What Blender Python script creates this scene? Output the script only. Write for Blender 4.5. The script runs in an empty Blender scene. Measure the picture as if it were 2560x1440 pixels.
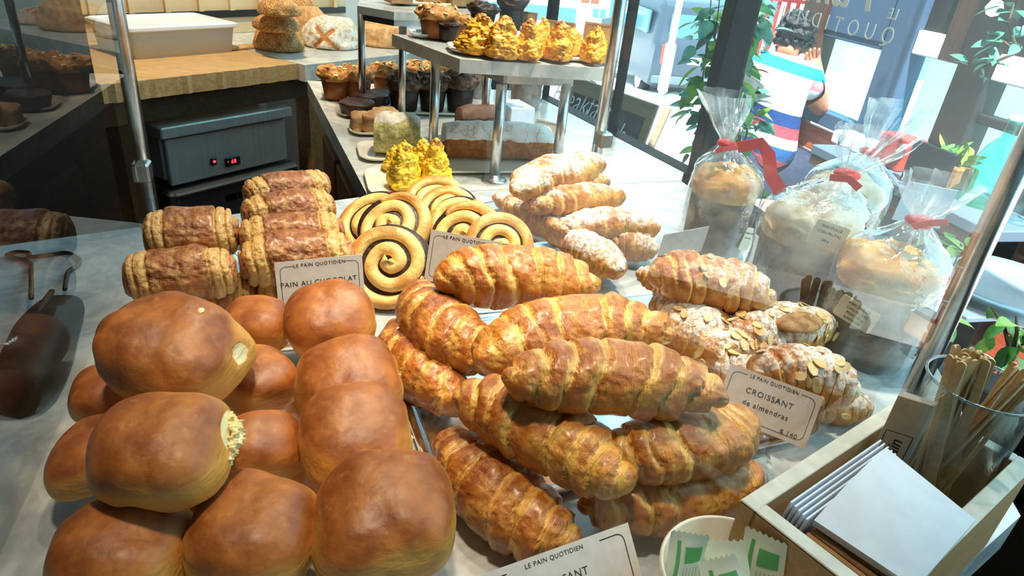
import bpy, math, random
import numpy as np
from mathutils import Vector, Matrix, noise

# ------------------------------------------------------------------ camera
CT = 0.95                      # counter top height above the floor
FPX, PITCH, ROLL, HC = 1650.0, 28.0, 6.0, 0.44
_p, _r = math.radians(PITCH), math.radians(ROLL)
_F = Vector((0, math.cos(_p), -math.sin(_p)))
_rt = Vector((1, 0, 0)); _up = _rt.cross(_F)
_R = _rt * math.cos(_r) + _up * math.sin(_r)
_U = -_rt * math.sin(_r) + _up * math.cos(_r)
CAM = Vector((0, 0, CT + HC))
sc = bpy.context.scene
col = sc.collection
cd = bpy.data.cameras.new('camera'); cam = bpy.data.objects.new('camera', cd); col.objects.link(cam)
cd.sensor_width = 36.0; cd.lens = 36.0 * FPX / 2560.0; cd.clip_start = 0.01; cd.clip_end = 200
mw = Matrix.Identity(4)
for i in range(3):
    mw[i][0] = _R[i]; mw[i][1] = _U[i]; mw[i][2] = -_F[i]; mw[i][3] = CAM[i]
cam.matrix_world = mw
sc.camera = cam

# ------------------------------------------------------------------ world, sun, lamps, exposure
sc.view_settings.view_transform = 'Standard'
sc.view_settings.look = 'None'
sc.view_settings.exposure = 0.12
sc.view_settings.gamma = 1.0
sc.view_settings.use_curve_mapping = False
sc.cycles.transparent_max_bounces = 40
sc.cycles.max_bounces = 8
wd = bpy.data.worlds.new('world'); sc.world = wd; wd.use_nodes = True
bg = wd.node_tree.nodes['Background']
bg.inputs[0].default_value = (0.46, 0.86, 1.0, 1); bg.inputs[1].default_value = 2.6

def light(name, kind, loc, energy, color, aim=None, **kw):
    l = bpy.data.lights.new(name, kind); l.energy = energy; l.color = color
    for k, v in kw.items(): setattr(l, k, v)
    o = bpy.data.objects.new(name, l); col.objects.link(o); o.location = loc
    if aim is not None:
        o.rotation_euler = (Vector(aim) - Vector(loc)).to_track_quat('-Z', 'Y').to_euler()
    return o

SUN_FROM = Vector((-0.11, -0.60, 1.0)).normalized()      # over the shop roof: lights street and terrace, not the counter
sun = light('sun_offscreen', 'SUN', (6, 0, 12), 14.0, (1.0, 0.97, 0.92), None, angle=0.01)
sun.rotation_euler = (-SUN_FROM).to_track_quat('-Z', 'Y').to_euler()
ZL = 2.80      # just under the shop ceiling (2.85)
light('ceiling_spot_1_offscreen', 'SPOT', (0.42, 1.02, ZL), 150, (1.0, 0.86, 0.66), (0.25, 0.98, CT), spot_size=0.81, spot_blend=0.8, shadow_soft_size=0.05)
light('ceiling_spot_2_offscreen', 'SPOT', (-0.12, 1.0, ZL), 120, (1.0, 0.83, 0.60), (-0.16, 0.74, CT), spot_size=0.53, spot_blend=1.0, shadow_soft_size=0.05)
light('ceiling_spot_3_offscreen', 'SPOT', (0.05, 1.30, ZL), 135, (1.0, 0.86, 0.66), (-0.15, 1.45, CT), spot_size=0.77, spot_blend=0.9, shadow_soft_size=0.05)
light('ceiling_spot_4_offscreen', 'SPOT', (-0.75, 1.75, ZL), 171, (1.0, 0.80, 0.55), (-0.85, 2.35, CT), spot_size=1.02, spot_blend=0.8, shadow_soft_size=0.05)

light('ceiling_spot_5_offscreen', 'SPOT', (-0.10, 0.30, ZL), 88, (1.0, 0.82, 0.58), (-0.06, 0.47, CT), spot_size=0.51, spot_blend=1.0, shadow_soft_size=0.08)

# ------------------------------------------------------------------ pixel helpers
def ray(x, y):
    return (_F + _R * ((x - 1280) / FPX) - _U * ((y - 720) / FPX)).normalized()
def at(x, y, h=0.0):
    d = ray(x, y); return CAM + d * ((CT + h - CAM.z) / d.z)
def aty(x, y, Y):
    d = ray(x, y); return CAM + d * (Y / d.y)
def atz(x, y, z):
    d = ray(x, y); return CAM + d * (z / d.dot(_F))
def onpl(x, y, p, n):
    d = ray(x, y); return CAM + d * ((p - CAM).dot(n) / d.dot(n))
def depth(p):
    return (p - CAM).dot(_F)
def size(px, p):
    return px * depth(p) / FPX
def proj(p):
    v = p - CAM; z = v.dot(_F); return 1280 + FPX * v.dot(_R) / z, 720 - FPX * v.dot(_U) / z
def lin(r, g, b):
    f = lambda c: (c / 255 / 12.92) if c / 255 <= 0.04045 else ((c / 255 + 0.055) / 1.055) ** 2.4
    return (f(r), f(g), f(b), 1.0)
def xy(v): return Vector((v.x, v.y, 0))
def sstep(a, b, x):
    t = np.clip((x - a) / (b - a), 0, 1); return t * t * (3 - 2 * t)

# ------------------------------------------------------------------ mesh builder
class MB:
    def __init__(s): s.v = []; s.f = []; s.a = {}
    def add(s, verts, faces, **attr):
        o = len(s.v); s.v.extend([tuple(p) for p in verts]); s.f.extend([tuple(i + o for i in f) for f in faces])
        for k, val in attr.items():
            s.a.setdefault(k, {}); 
            for i, x in enumerate(val): s.a[k][o + i] = float(x)
        return s
    def box(s, c, d, rot=None, bev=0.0):
        cx, cy, cz = c; hx, hy, hz = d[0] / 2, d[1] / 2, d[2] / 2
        if bev > 0:
            b = min(bev, hx * .98, hy * .98, hz * .98)
            pts = []
            for z, ins in ((-hz, b), (-hz + b, 0), (hz - b, 0), (hz, b)):
                x, y = hx - ins, hy - ins
                q = b if ins == 0 else b * .4
                for sx, sy in ((1, 1), (-1, 1), (-1, -1), (1, -1)):
                    if sx * sy > 0: pr = [(x, y - q), (x - q, y)]
                    else: pr = [(x - q, y), (x, y - q)]
                    for (a, c2) in pr: pts.append(Vector((sx * a, sy * c2, z)))
            fs = []
            for k in range(3):
                for i in range(8):
                    j = (i + 1) % 8; fs.append((k * 8 + i, k * 8 + j, k * 8 + 8 + j, k * 8 + 8 + i))
            fs.append(tuple(range(7, -1, -1))); fs.append(tuple(range(24, 32)))
        else:
            pts = [Vector((x, y, z)) for z in (-hz, hz) for x, y in ((-hx, -hy), (hx, -hy), (hx, hy), (-hx, hy))]
            fs = [(3, 2, 1, 0), (4, 5, 6, 7), (0, 1, 5, 4), (1, 2, 6, 5), (2, 3, 7, 6), (3, 0, 4, 7)]
        if rot is not None: pts = [rot @ p for p in pts]
        return s.add([p + Vector(c) for p in pts], fs)
    def prism(s, poly, z0, z1):
        n = len(poly)
        v = [Vector((p[0], p[1], z0)) for p in poly] + [Vector((p[0], p[1], z1)) for p in poly]
        area = sum(poly[i][0] * poly[(i + 1) % n][1] - poly[(i + 1) % n][0] * poly[i][1] for i in range(n))
        f = [(i, (i + 1) % n, n + (i + 1) % n, n + i) for i in range(n)] + [tuple(range(n - 1, -1, -1)), tuple(range(n, 2 * n))]
        if area < 0: f = [tuple(reversed(q)) for q in f]
        return s.add(v, f)
    def grid(s, P, closeu=False, closev=True, cap=True, **attr):
        # P: (nu, nv, 3) array
        nu, nv = P.shape[:2]; fs = []
        for i in range(nu if closeu else nu - 1):
            for j in range(nv if closev else nv - 1):
                a, b = i, (i + 1) % nu; c, d = j, (j + 1) % nv
                fs.append((a * nv + c, a * nv + d, b * nv + d, b * nv + c))
        if cap and closev and not closeu:
            fs.append(tuple(range(nv - 1, -1, -1))); fs.append(tuple((nu - 1) * nv + j for j in range(nv)))
        return s.add(P.reshape(-1, 3), fs, **{k: np.asarray(v).reshape(-1) for k, v in attr.items()})
    def tube(s, path, rad, n=10, cap=True):
        path = [Vector(p) for p in path]; m = len(path)
        if not hasattr(rad, '__len__'): rad = [rad] * m
        P = np.zeros((m, n, 3)); prev = None
        for i, p in enumerate(path):
            t = (path[min(i + 1, m - 1)] - path[max(i - 1, 0)])
            t = t.normalized() if t.length > 1e-9 else Vector((0, 0, 1))
            if prev is None:
                a = Vector((0, 0, 1)) if abs(t.z) < .9 else Vector((1, 0, 0)); u = t.cross(a).normalized()
            else:
                u = (prev - t * prev.dot(t)); u = u.normalized() if u.length > 1e-6 else t.orthogonal().normalized()
            prev = u; w = t.cross(u)
            for j in range(n):
                g = 2 * math.pi * j / n; q = p + (u * math.cos(g) + w * math.sin(g)) * rad[i]; P[i, j] = q
        return s.grid(P, cap=cap)
    def lathe(s, prof, n=32, c=(0, 0, 0), cap=True):
        P = np.zeros((len(prof), n, 3))
        for i, (r, z) in enumerate(prof):
            for j in range(n):
                g = 2 * math.pi * j / n; P[i, j] = (c[0] + r * math.cos(g), c[1] + r * math.sin(g), c[2] + z)
        return s.grid(P, cap=cap)
    def build(s, name, mat=None, parent=None, smooth=False, loc=None, mtx=None):
        me = bpy.data.meshes.new(name); me.from_pydata(s.v, [], s.f); me.update()
        for k, d in s.a.items():
            at_ = me.attributes.new(k, 'FLOAT', 'POINT'); arr = np.zeros(len(s.v), dtype=np.float32)
            for i, x in d.items(): arr[i] = x
            at_.data.foreach_set('value', arr)
        if smooth: me.polygons.foreach_set('use_smooth', [True] * len(me.polygons))
        if mat is not None: me.materials.append(mat)
        return obj(name, me, parent, loc, mtx)

def obj(name, me, parent=None, loc=None, mtx=None):
    o = bpy.data.objects.new(name, me); col.objects.link(o)
    if parent is not None: o.parent = parent
    if mtx is not None: o.matrix_local = mtx
    elif loc is not None: o.location = loc
    return o
def tag(o, label, cat, group=None):
    o['label'] = label; o['category'] = cat
    if group: o['group'] = group
    return o
def struct(o):
    o['kind'] = 'structure'; return o
def empty(name, loc=(0, 0, 0), mtx=None):
    o = bpy.data.objects.new(name, None); col.objects.link(o); o.empty_display_size = .02
    if mtx is not None: o.matrix_world = mtx
    else: o.location = loc
    return o
def frame(o, x, z):
    """matrix with origin o, local x axis along x, local z as near to z as possible"""
    x = Vector(x).normalized(); y = Vector(z).cross(x).normalized(); z = x.cross(y)
    m = Matrix.Identity(4)
    for i in range(3): m[i][0] = x[i]; m[i][1] = y[i]; m[i][2] = z[i]; m[i][3] = o[i]
    return m
def auto_smooth(o, ang=40):
    me = o.data
    me.polygons.foreach_set('use_smooth', [True] * len(me.polygons))
    try: me.set_sharp_from_angle(angle=math.radians(ang))
    except Exception: pass
    return o
def text_mesh(name, txt, size, mat, parent, mtx, align='CENTER', ext=0.0002, spacing=1.0, shear=0.0, thin=0.0):
    cu = bpy.data.curves.new(name, 'FONT'); cu.body = txt; cu.size = size; cu.align_x = align; cu.align_y = 'CENTER'
    cu.extrude = ext; cu.space_character = spacing; cu.resolution_u = 3; cu.shear = shear; cu.offset = -thin * size
    to = bpy.data.objects.new(name + '_tmp', cu); col.objects.link(to)
    dg = bpy.context.evaluated_depsgraph_get(); dg.update()
    me = bpy.data.meshes.new_from_object(to.evaluated_get(dg)); me.name = name
    bpy.data.objects.remove(to); bpy.data.curves.remove(cu)
    me.materials.clear(); me.materials.append(mat)
    return obj(name, me, parent, None, mtx)
def fbm(P, scale, seed=0, octv=3):
    out = np.empty(len(P)); off = Vector((seed * 13.7, seed * 7.3, seed * 3.1))
    for i, p in enumerate(P):
        v = Vector(p) * scale + off; a = 1; t = 0
        for k in range(octv): t += a * noise.noise(v); v = v * 2.03; a *= .5
        out[i] = t
    return out

# ------------------------------------------------------------------ materials
MATS = {}
class Mt:
    def __init__(s, name):
        s.m = bpy.data.materials.new(name); s.m.use_nodes = True; s.nt = s.m.node_tree
        s.b = s.nt.nodes['Principled BSDF']; s.out = s.nt.nodes['Material Output']; s._tc = None
        MATS[name] = s.m
    def n(s, t, **inp):
        nd = s.nt.nodes.new(t)
        for k, v in inp.items():
            if k in ('operation', 'blend_type', 'data_type', 'attribute_name', 'wave_type', 'bands_direction', 'feature', 'distance', 'noise_dimensions', 'voronoi_dimensions', 'invert', 'attribute_type', 'noise_type'):
                setattr(nd, k, v)
            else: s.set(nd, k.replace('_', ' '), v)
        return nd
    def set(s, nd, key, v):
        sock = nd.inputs[int(key[1:])] if key[0] == 'i' and key[1:].isdigit() else nd.inputs[key]
        if isinstance(v, bpy.types.NodeSocket): s.nt.links.new(v, sock)
        else: sock.default_value = v
    def obj(s):
        if s._tc is None: s._tc = s.nt.nodes.new('ShaderNodeTexCoord')
        return s._tc.outputs['Object']
    def noise(s, scale, detail=3, rough=.5, vec=None, dist=0.0):
        nd = s.n('ShaderNodeTexNoise', Vector=vec if vec is not None else s.obj(), Scale=scale, Detail=detail, Roughness=rough, Distortion=dist)
        return nd.outputs['Fac']
    def vor(s, scale, feature='F1', vec=None):
        nd = s.n('ShaderNodeTexVoronoi', feature=feature, Vector=vec if vec is not None else s.obj(), Scale=scale); return nd.outputs['Distance']
    def map(s, scale=(1, 1, 1), loc=(0, 0, 0), vec=None, rot=(0, 0, 0)):
        nd = s.n('ShaderNodeMapping', Vector=vec if vec is not None else s.obj(), Scale=scale, Location=loc, Rotation=rot); return nd.outputs[0]
    def attr(s, name):
        return s.n('ShaderNodeAttribute', attribute_name=name).outputs['Fac']
    def math(s, op, a, b=None, c=None):
        nd = s.n('ShaderNodeMath', operation=op, i0=a)
        if b is not None: s.set(nd, 'i1', b)
        if c is not None: s.set(nd, 'i2', c)
        return nd.outputs[0]
    def range(s, v, a, b, c=0.0, d=1.0):
        nd = s.n('ShaderNodeMapRange', Value=v); nd.interpolation_type = 'SMOOTHSTEP'
        for i, q in enumerate((a, b, c, d)): nd.inputs[i + 1].default_value = q
        return nd.outputs[0]
    def mix(s, f, a, b, bt='MIX'):
        nd = s.n('ShaderNodeMixRGB', blend_type=bt, Fac=f, Color1=a, Color2=b); return nd.outputs[0]
    def bump(s, h, strength=.5, dist=.002, normal=None):
        nd = s.n('ShaderNodeBump', Height=h, Strength=strength, Distance=dist)
        if normal is not None: s.set(nd, 'Normal', normal)
        return nd.outputs[0]
    def done(s, color=None, rough=None, normal=None, metal=None, spec=None, sss=None, coat=None, trans=None, emit=None, es=0, alpha=None):
        b = s.b
        if color is not None: s.set(b, 'Base Color', color)
        if rough is not None: s.set(b, 'Roughness', rough)
        if normal is not None: s.set(b, 'Normal', normal)
        if metal is not None: s.set(b, 'Metallic', metal)
        if spec is not None: s.set(b, 'Specular IOR Level', spec)
        if coat is not None: s.set(b, 'Coat Weight', coat); s.set(b, 'Coat Roughness', .25)
        if trans is not None: s.set(b, 'Transmission Weight', trans)
        if emit is not None: s.set(b, 'Emission Color', emit); s.set(b, 'Emission Strength', es)
        if sss is not None:
            s.set(b, 'Subsurface Weight', sss); s.set(b, 'Subsurface Radius', (.006, .003, .0015)); s.set(b, 'Subsurface Scale', 1.0)
        return s.m
def plain(name, c, rough=.5, metal=0.0, **kw):
    m = Mt(name); return m.done(c, rough, metal=metal, **kw)
def speckle(name, c1, c2, scale=20, rough=.6, bump=.3, bd=.001, lo=.35, hi=.65, detail=4, metal=0.0, **kw):
    m = Mt(name); f = m.noise(scale, detail); c = m.mix(m.range(f, lo, hi), c1, c2)
    return m.done(c, rough, m.bump(f, bump, bd), metal=metal, **kw)
def glassy(name, tint=(1, 1, 1, 1), refl=1.7, haze=0.0, hazecol=(.9, .95, 1, 1), rough=0.0, bump=None):
    m = Mt(name); nt = m.nt; nt.nodes.remove(m.b)
    tr = m.n('ShaderNodeBsdfTransparent', Color=tint); gl = m.n('ShaderNodeBsdfGlossy', Roughness=rough)
    fr = m.n('ShaderNodeFresnel', IOR=1.5); geo = m.n('ShaderNodeNewGeometry')
    if bump is not None:
        nrm = m.bump(m.noise(bump[0], 3), bump[1], bump[2]); m.set(gl, 'Normal', nrm); m.set(fr, 'Normal', nrm)
    front = m.math('SUBTRACT', 1.0, geo.outputs['Backfacing'])
    fac = m.math('MINIMUM', m.math('MULTIPLY', m.math('MULTIPLY', fr.outputs[0], refl), front), 0.95)
    base = tr.outputs[0]
    if haze > 0:
        df = m.n('ShaderNodeBsdfDiffuse', Color=hazecol); tl = m.n('ShaderNodeBsdfTranslucent', Color=hazecol)
        a = m.n('ShaderNodeMixShader', i0=.5, i1=df.outputs[0], i2=tl.outputs[0])
        hz = m.math('MULTIPLY', m.range(m.noise(18, 3), .35, .75), haze)
        base = m.n('ShaderNodeMixShader', i0=hz, i1=base, i2=a.outputs[0]).outputs[0]
    mx = m.n('ShaderNodeMixShader', i0=fac, i1=base, i2=gl.outputs[0])
    nt.links.new(mx.outputs[0], m.out.inputs[0])
    return m.m
def woodmat(name, c1, c2, scale=8, axis=0, rough=.55, stretch=9, bump=.25):
    m = Mt(name); sc_ = [stretch] * 3; sc_[axis] = 1.0
    v = m.map(tuple(sc_)); f = m.noise(scale, 5, .6, v, 1.2); g = m.noise(scale * .35, 2)
    c = m.mix(m.range(f, .3, .7), c1, c2); c = m.mix(m.math('MULTIPLY', g, .35), c, (c1[0] * .5, c1[1] * .45, c1[2] * .4, 1))
    return m.done(c, rough, m.bump(f, bump, .001))
def marblemat(name, base, vein, scale=3.0):
    m = Mt(name); w = m.noise(scale, 6, .62, None, 1.6); v2 = m.noise(scale * 3.1, 5, .6, None, 2.2)
    a = m.range(m.math('ABSOLUTE', m.math('SUBTRACT', w, .5)), 0.0, .09, 1.0, 0.0)
    b = m.range(v2, .42, .68)
    c = m.mix(m.math('MULTIPLY', a, .55), base, vein); c = m.mix(m.math('MULTIPLY', b, .45), c, vein)
    return m.done(c, .22, spec=.5)

STEEL = speckle('brushed_steel', (.62, .62, .60, 1), (.50, .51, .50, 1), 60, .28, .05, .0003, metal=1.0)
CHROME = plain('polished_steel', (.75, .76, .77, 1), .12, 1.0)
MARBLE = marblemat('marble', lin(205, 208, 208), lin(140, 148, 154), 3.2)
MARBLE2 = marblemat('marble_shelf', lin(218, 216, 208), lin(165, 168, 168), 4.0)
GLASS = glassy('case_glass', (.985, .995, .995, 1), .85)
WINGLASS = glassy('window_glass', (.95, .99, 1, 1), .3)
GLASSR = glassy('case_glass_weak_reflection', (.985, .995, .995, 1), .40)  # same case glass with its reflection weakened to cut the bright veil
OAK = woodmat('oak_wood', lin(176, 124, 70), lin(138, 90, 46), 10)
DARKOAK = woodmat('dark_oak', lin(92, 62, 36), lin(60, 38, 22), 9)
PALEWOOD = woodmat('pale_worktop_wood', lin(214, 176, 120), lin(186, 140, 84), 9)
BLACK = plain('black_plastic', lin(22, 20, 20), .42)
DARKGREY = plain('dark_grey_plastic', lin(58, 60, 60), .5)
CARD = speckle('card_paper', lin(214, 204, 196), lin(206, 196, 188), 90, .8, .05)
WHITEPAPER = speckle('white_paper', lin(232, 236, 245), lin(226, 230, 240), 60, .85, .04)
INK = plain('black_ink', lin(40, 36, 36), .8)
WHITEINK = plain('white_lettering', lin(245, 246, 246), .6)
CERAMIC = plain('cream_ceramic', lin(236, 226, 208), .18, coat=.5)
MULL = plain('dark_window_frame', lin(18, 20, 25), .65, spec=.2)

# ================================================================== large structure
V2 = lambda v: (v.x, v.y)
K0 = at(0, 615); KC = at(920, 490); KD = (KC - K0).normalized(); KL = K0 - KD * 1.6
A2 = at(800, 262); AD = (A2 - KC).normalized(); AF = A2 + AD * .30
E1 = at(1400, 270); E2 = at(1712, 432); ED = (E1 - E2).normalized(); EF = E1 + ED * .22
WR = at(2330, 897); WD = (xy(E2) - xy(WR)).normalized(); WN = Vector((WD.y, -WD.x, 0))   # WN points outdoors
MET = at(1600, 1400); PR = at(2262, 1022); FD = (PR - MET).normalized()
FR = at(2552, 1290); FL = FR - FD * 2.6
PL = at(385, 560); PC = at(1490, 395)
SD0 = (xy(PR) - xy(PC)).normalized()
_nF = Vector((-FD.y, FD.x, 0)); MET = MET - _nF * .045
PR = Vector((PR.x * .92, PR.y * .92, CT)); PC = Vector((PC.x * .80, PC.y * .80, CT)); FD = (PR - MET).normalized()
def isect(p, d, q, e):
    den = d.x * e.y - d.y * e.x; t = ((q.x - p.x) * e.y - (q.y - p.y) * e.x) / den; return p + d * t
SD = (xy(PR) - xy(PC)).normalized()
PF = isect(PL, SD0, MET, FD)

def poly_slab(name, pts, z0, z1, mat, parent=None):
    return MB().prism([V2(p) for p in pts], z0, z1).build(name, mat, parent)

counter_pts = [FL, FR, WR, E2, EF, AF, KC, KL]
FLOORM = woodmat('floor_boards', lin(74, 50, 34), lin(52, 34, 24), 6, 0, .5)
floor = struct(poly_slab('floor', [Vector((-4, -3, 0)), xy(WR) - WD * 3.6 + WN * .15, xy(E2) + WN * .12, xy(E2) + ED * 2.2, Vector((-4, 4.6, 0))], -.06, 0, FLOORM))
# joint in the marble top where the near worktop meets the long arm
J1 = at(1000, 496); J2 = at(1705, 452)
top = empty('marble_countertop', (0, 0, 0))
tag(top, 'veined pale marble countertop carrying the pastry display case', 'countertop')
MB().prism([V2(p) for p in [FL, FR, WR, J2 - KD * 0.003, KC, KL]], CT - .045, CT).build('marble_slab', MARBLE, top)
GAP = WD * 0.0025
MB().prism([V2(p) for p in [KC + AD * .003, J2 + AD * .003, E2 + AD * .003, EF, AF]], CT - .045, CT - .0005).build('marble_slab', MARBLE2, top)
base = empty('counter_cabinet', (0, 0, 0)); tag(base, 'dark wooden base cabinet under the marble countertop', 'cabinet')
ins = .04
MB().prism([V2(p) for p in [FL + FD * .3 - KD * 0 + Vector((-.02, .03, 0)), FR + Vector((-.05, .04, 0)), WR + Vector((-.06, 0, 0)), E2 - WN * .06, KC + Vector((.03, -.06, 0)), KL + Vector((.02, -.06, 0))]], 0.0, CT - .0455).build('cabinet_body', DARKOAK, base)
arm = empty('counter_arm_cabinet', (0, 0, 0)); tag(arm, 'warm oak cabinet under the marble arm beside the steel warming drawer', 'cabinet')
SIDE = Vector((AD.y, -AD.x, 0))
MB().prism([V2(p) for p in [KC + SIDE * .05 + AD * .02, E2 - WN * .08 + AD * .02, EF - WN * .08, AF + SIDE * .05]], 0.0, CT - .0455).build('cabinet_body', OAK, arm)
for k in range(3):
    a = KC + SIDE * .036 + AD * (.10 + .27 * k); b = a + AD * .24
    c = (a + b) / 2
    MB().box((0, 0, 0), (.24, .02, .5), None, .004).build('door', OAK, arm, mtx=frame(Vector((c.x, c.y, .56)), AD, (0, 0, 1)))

# ---- back counter with a wood part and a marble part
B1 = at(365, 200); B3 = at(1050, 126); BD = (B3 - B1).normalized(); BN = Vector((-BD.y, BD.x, 0)); B2 = B1 + BD * (at(665, 138) - B1).dot(BD)
WB = .62
def backline(s, o=0.0, z=0.0):
    p = B1 + BD * s + BN * o; return Vector((p.x, p.y, z))
S2 = (B2 - B1).dot(BD); S3 = (B3 - B1).dot(BD)
bt = empty('back_worktop'); tag(bt, 'wooden back worktop with rough live front edge holding the plastic tub', 'worktop')
w = MB(); npt = 40
front = [(-.12 + (S2 + .12) * i / npt, .012 * noise.noise(Vector((i * .7, 0, 0))) + .004 * noise.noise(Vector((i * 2.1, 3, 0)))) for i in range(npt + 1)]
w.prism([V2(backline(s, o)) for s, o in front] + [V2(backline(S2, WB - .02)), V2(backline(-.12, WB - .02))], CT - .05, CT)
w.build('worktop_board', PALEWOOD, bt)
bm_ = empty('back_marble_worktop'); tag(bm_, 'thick marble slab of the back counter under the bread loaves', 'worktop')
MB().prism([V2(backline(S2 + .003, -.03)), V2(backline(S3 + .24, -.03)), V2(backline(S3 + .24, WB - .02)), V2(backline(S2 + .003, WB - .02))], CT - .055, CT).build('marble_slab', MARBLE2, bm_)
bb = empty('back_counter_frame'); tag(bb, 'wooden frame under the back counter around the dark recess', 'cabinet')
fw = MB()
def bbox(mb, s0, s1, o0, o1, z0, z1):
    mb.prism([V2(backline(s0, o0)), V2(backline(s1, o0)), V2(backline(s1, o1)), V2(backline(s0, o1))], z0, z1)
bbox(fw, -.12, S3 + .2, .03, .06, CT - .12, CT - .056); fw.build('apron', DARKOAK, bb)
sL = (at(375, 260) - B1).dot(BD)
recs = onpl(775, 320, B1 + BN * .03, BN); sR = (recs - B1).dot(BD)
bbox(MBX := MB(), sR, S3 + .2, .03, .10, 0, CT - .121); MBX.build('side_panel', OAK, bb)
bbox(MBX := MB(), -.12, S3 + .2, WB - .06, WB - .03, 0, CT - .121); MBX.build('back_panel', DARKOAK, bb)

tc = empty('added_dark_backdrop'); tag(tc, 'tall dark cabinet block added past the back worktop to keep the background dark', 'cabinet')  # added block that keeps the background behind the left glass dark
bbox(MBX := MB(), -1.5, -.13, .0, WB - .02, 0, 2.2); MBX.build('cabinet_body', plain('dark_backdrop', lin(40, 30, 24), .6), tc)
for k in range(3):
    bbox(MBX := MB(), -1.46 + .45 * k, -1.04 + .45 * k, -.02, 0.0, .1, 2.1); MBX.build('door', MATS['dark_backdrop'], tc)

# ---- room shell
WALLM = speckle('painted_wall', lin(196, 190, 180), lin(180, 172, 160), 6, .85, .1)
wb = struct(MB().prism([V2(backline(-2.2, WB)), V2(backline(S3 + 1.3, WB)), V2(backline(S3 + 1.3, WB + .1)), V2(backline(-2.2, WB + .1))], 0, 2.85).build('wall_back', WALLM))
DARKWALL = plain('dark_wall', lin(58, 46, 38), .85)
struct(MB().prism([(-4.1, -3.1), (-4, -3.1), (-4, 4.7), (-4.1, 4.7)], 0, 2.85).build('wall_left', DARKWALL))
e0 = xy(WR) - WD * 3.6
struct(MB().prism([(-4, -3.1), (e0.x, -3.1), (e0.x, -3.0), (-4, -3.0)], 0, 2.85).build('wall_front', DARKWALL))
w0 = M0_ = xy(E2) + WN * .045 - WD * 1.58
struct(MB().prism([V2(w0), V2(e0 + WN * .045), V2(e0 + WN * .14), V2(w0 + WN * .1)], 0, 2.85).build('wall_right', DARKWALL))
CEIL = plain('ceiling_paint', lin(96, 88, 80), .9)
cp = [Vector((-4.1, -3.1, 0)), e0 + WN * .16, xy(E2) + WN * .12, xy(E2) + ED * 1.9 + Vector((.12, .08, 0)), Vector((-4.1, 4.7, 0))]
struct(poly_slab('ceiling', cp, 2.85, 2.95, CEIL))

# boards on the wall behind the breads
BOARD = speckle('wall_board_beige', lin(214, 190, 150), lin(198, 172, 130), 5, .7, .1)
tr = struct(MB().prism([V2(backline(-.125, WB - .03)), V2(backline(S3 + .15, WB - .03)), V2(backline(S3 + .15, WB - .001)), V2(backline(-.125, WB - .001))], CT + .001, CT + .06).build('trim_1', BOARD))
SHELF = plain('shelf_black_rail', lin(26, 26, 28), .5)
for i, (z0, z1, m) in enumerate(((CT + .06, CT + .085, SHELF), (CT + .085, CT + .20, BOARD), (CT + .20, CT + .225, SHELF), (CT + .225, CT + .36, BOARD))):
    q = MB(); bbox(q, -.125, S3 + .15, WB - .04 + .01 * (i % 2), WB - .001, z0, z1); struct(q.build('trim_%d' % (i + 2), m))
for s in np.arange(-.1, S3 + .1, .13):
    q = MB(); bbox(q, s, s + .018, WB - .045, WB - .03, CT + .085, CT + .20); struct(q.build('trim_6', BOARD))  # battens added to stand for slanted shadow lines on the boards

# ---- display case: poles, clips, glass
case = empty('display_case', (0, 0, 0)); tag(case, 'glass display case with round steel corner poles around the pastries', 'display case')
TOP = CT + .66
for p in (PL, PC, PR):
    MB().tube([(p.x, p.y, CT), (p.x, p.y, TOP)], .0105, 16).build('pole', STEEL, case, True)
    MB().lathe([(.02, 0), (.02, .004), (.0125, .008)], 20, (p.x, p.y, CT)).build('pole_foot', STEEL, case, True)
def panel(p, q, name='glass_panel', m=None):
    d = (xy(q) - xy(p)).normalized(); a = p + d * .014; b = q - d * .014; n = Vector((-d.y, d.x, 0)) * .003
    return MB().prism([V2(a - n), V2(b - n), V2(b + n), V2(a + n)], CT + .008, TOP - .01).build(name, m or GLASS, case)
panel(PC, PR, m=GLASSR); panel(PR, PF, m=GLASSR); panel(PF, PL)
def strip(p, q, w, z0, z1, name, m):
    d = (xy(q) - xy(p)).normalized(); n = Vector((-d.y, d.x, 0)) * w / 2
    MB().prism([V2(p - n), V2(q - n), V2(q + n), V2(p + n)], z0, z1).build(name, m, case)
strip(PR - FD * .03, PF + FD * .03, .018, CT, CT + .009, 'base_channel', STEEL)
for p, h, d in ((PC, .045, -SD), (PC, .50, -SD), (PL, .085, SD), (PR, .07, -FD), (PR, .36, SD * -1)):
    d = -d if d.dot(xy(PR)) == 99 else d
for p, h, d in ((PC, .128, SD), (PL, .09, SD0), (PR, .13, -SD)):
    MB().box((0, 0, 0), (.03, .024, .028), None, .003).build('glass_clip', STEEL, case, mtx=frame(p + d * .016 + Vector((0, 0, h)), d, (0, 0, 1)))

# ---- window frames along the counter edge
def mullion(name, p, w, d, along, z0=0.0, z1=2.85):
    return MB().box((0, 0, 0), (w, d, z1 - z0), None, .004).build(name, MULL, None, mtx=frame(Vector((p.x, p.y, (z0 + z1) / 2)), along, (0, 0, 1)))
EN = Vector((-ED.y, ED.x, 0)); EN = EN if EN.dot(Vector((1, 0, 0))) > 0 else -EN
M0 = E2 + WN * .045
winR = empty('window_1'); struct(winR)
def wpart(name, p, w, d, along, z0, z1, par, m=None):
    return MB().box((0, 0, 0), (w, d, z1 - z0), None, .003).build(name, m or MULL, par, mtx=frame(Vector((p.x, p.y, (z0 + z1) / 2)), along, (0, 0, 1)))
wpart('mullion', M0, .045, .06, WD, .0, 2.85, winR)
WP = M0 - WD * .02 + WN * .0
sB = 0.62
wpart('mullion', M0 - WD * 1.55, .05, .06, WD, 0, 2.85, winR)
c = M0 - WD * .785
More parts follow.
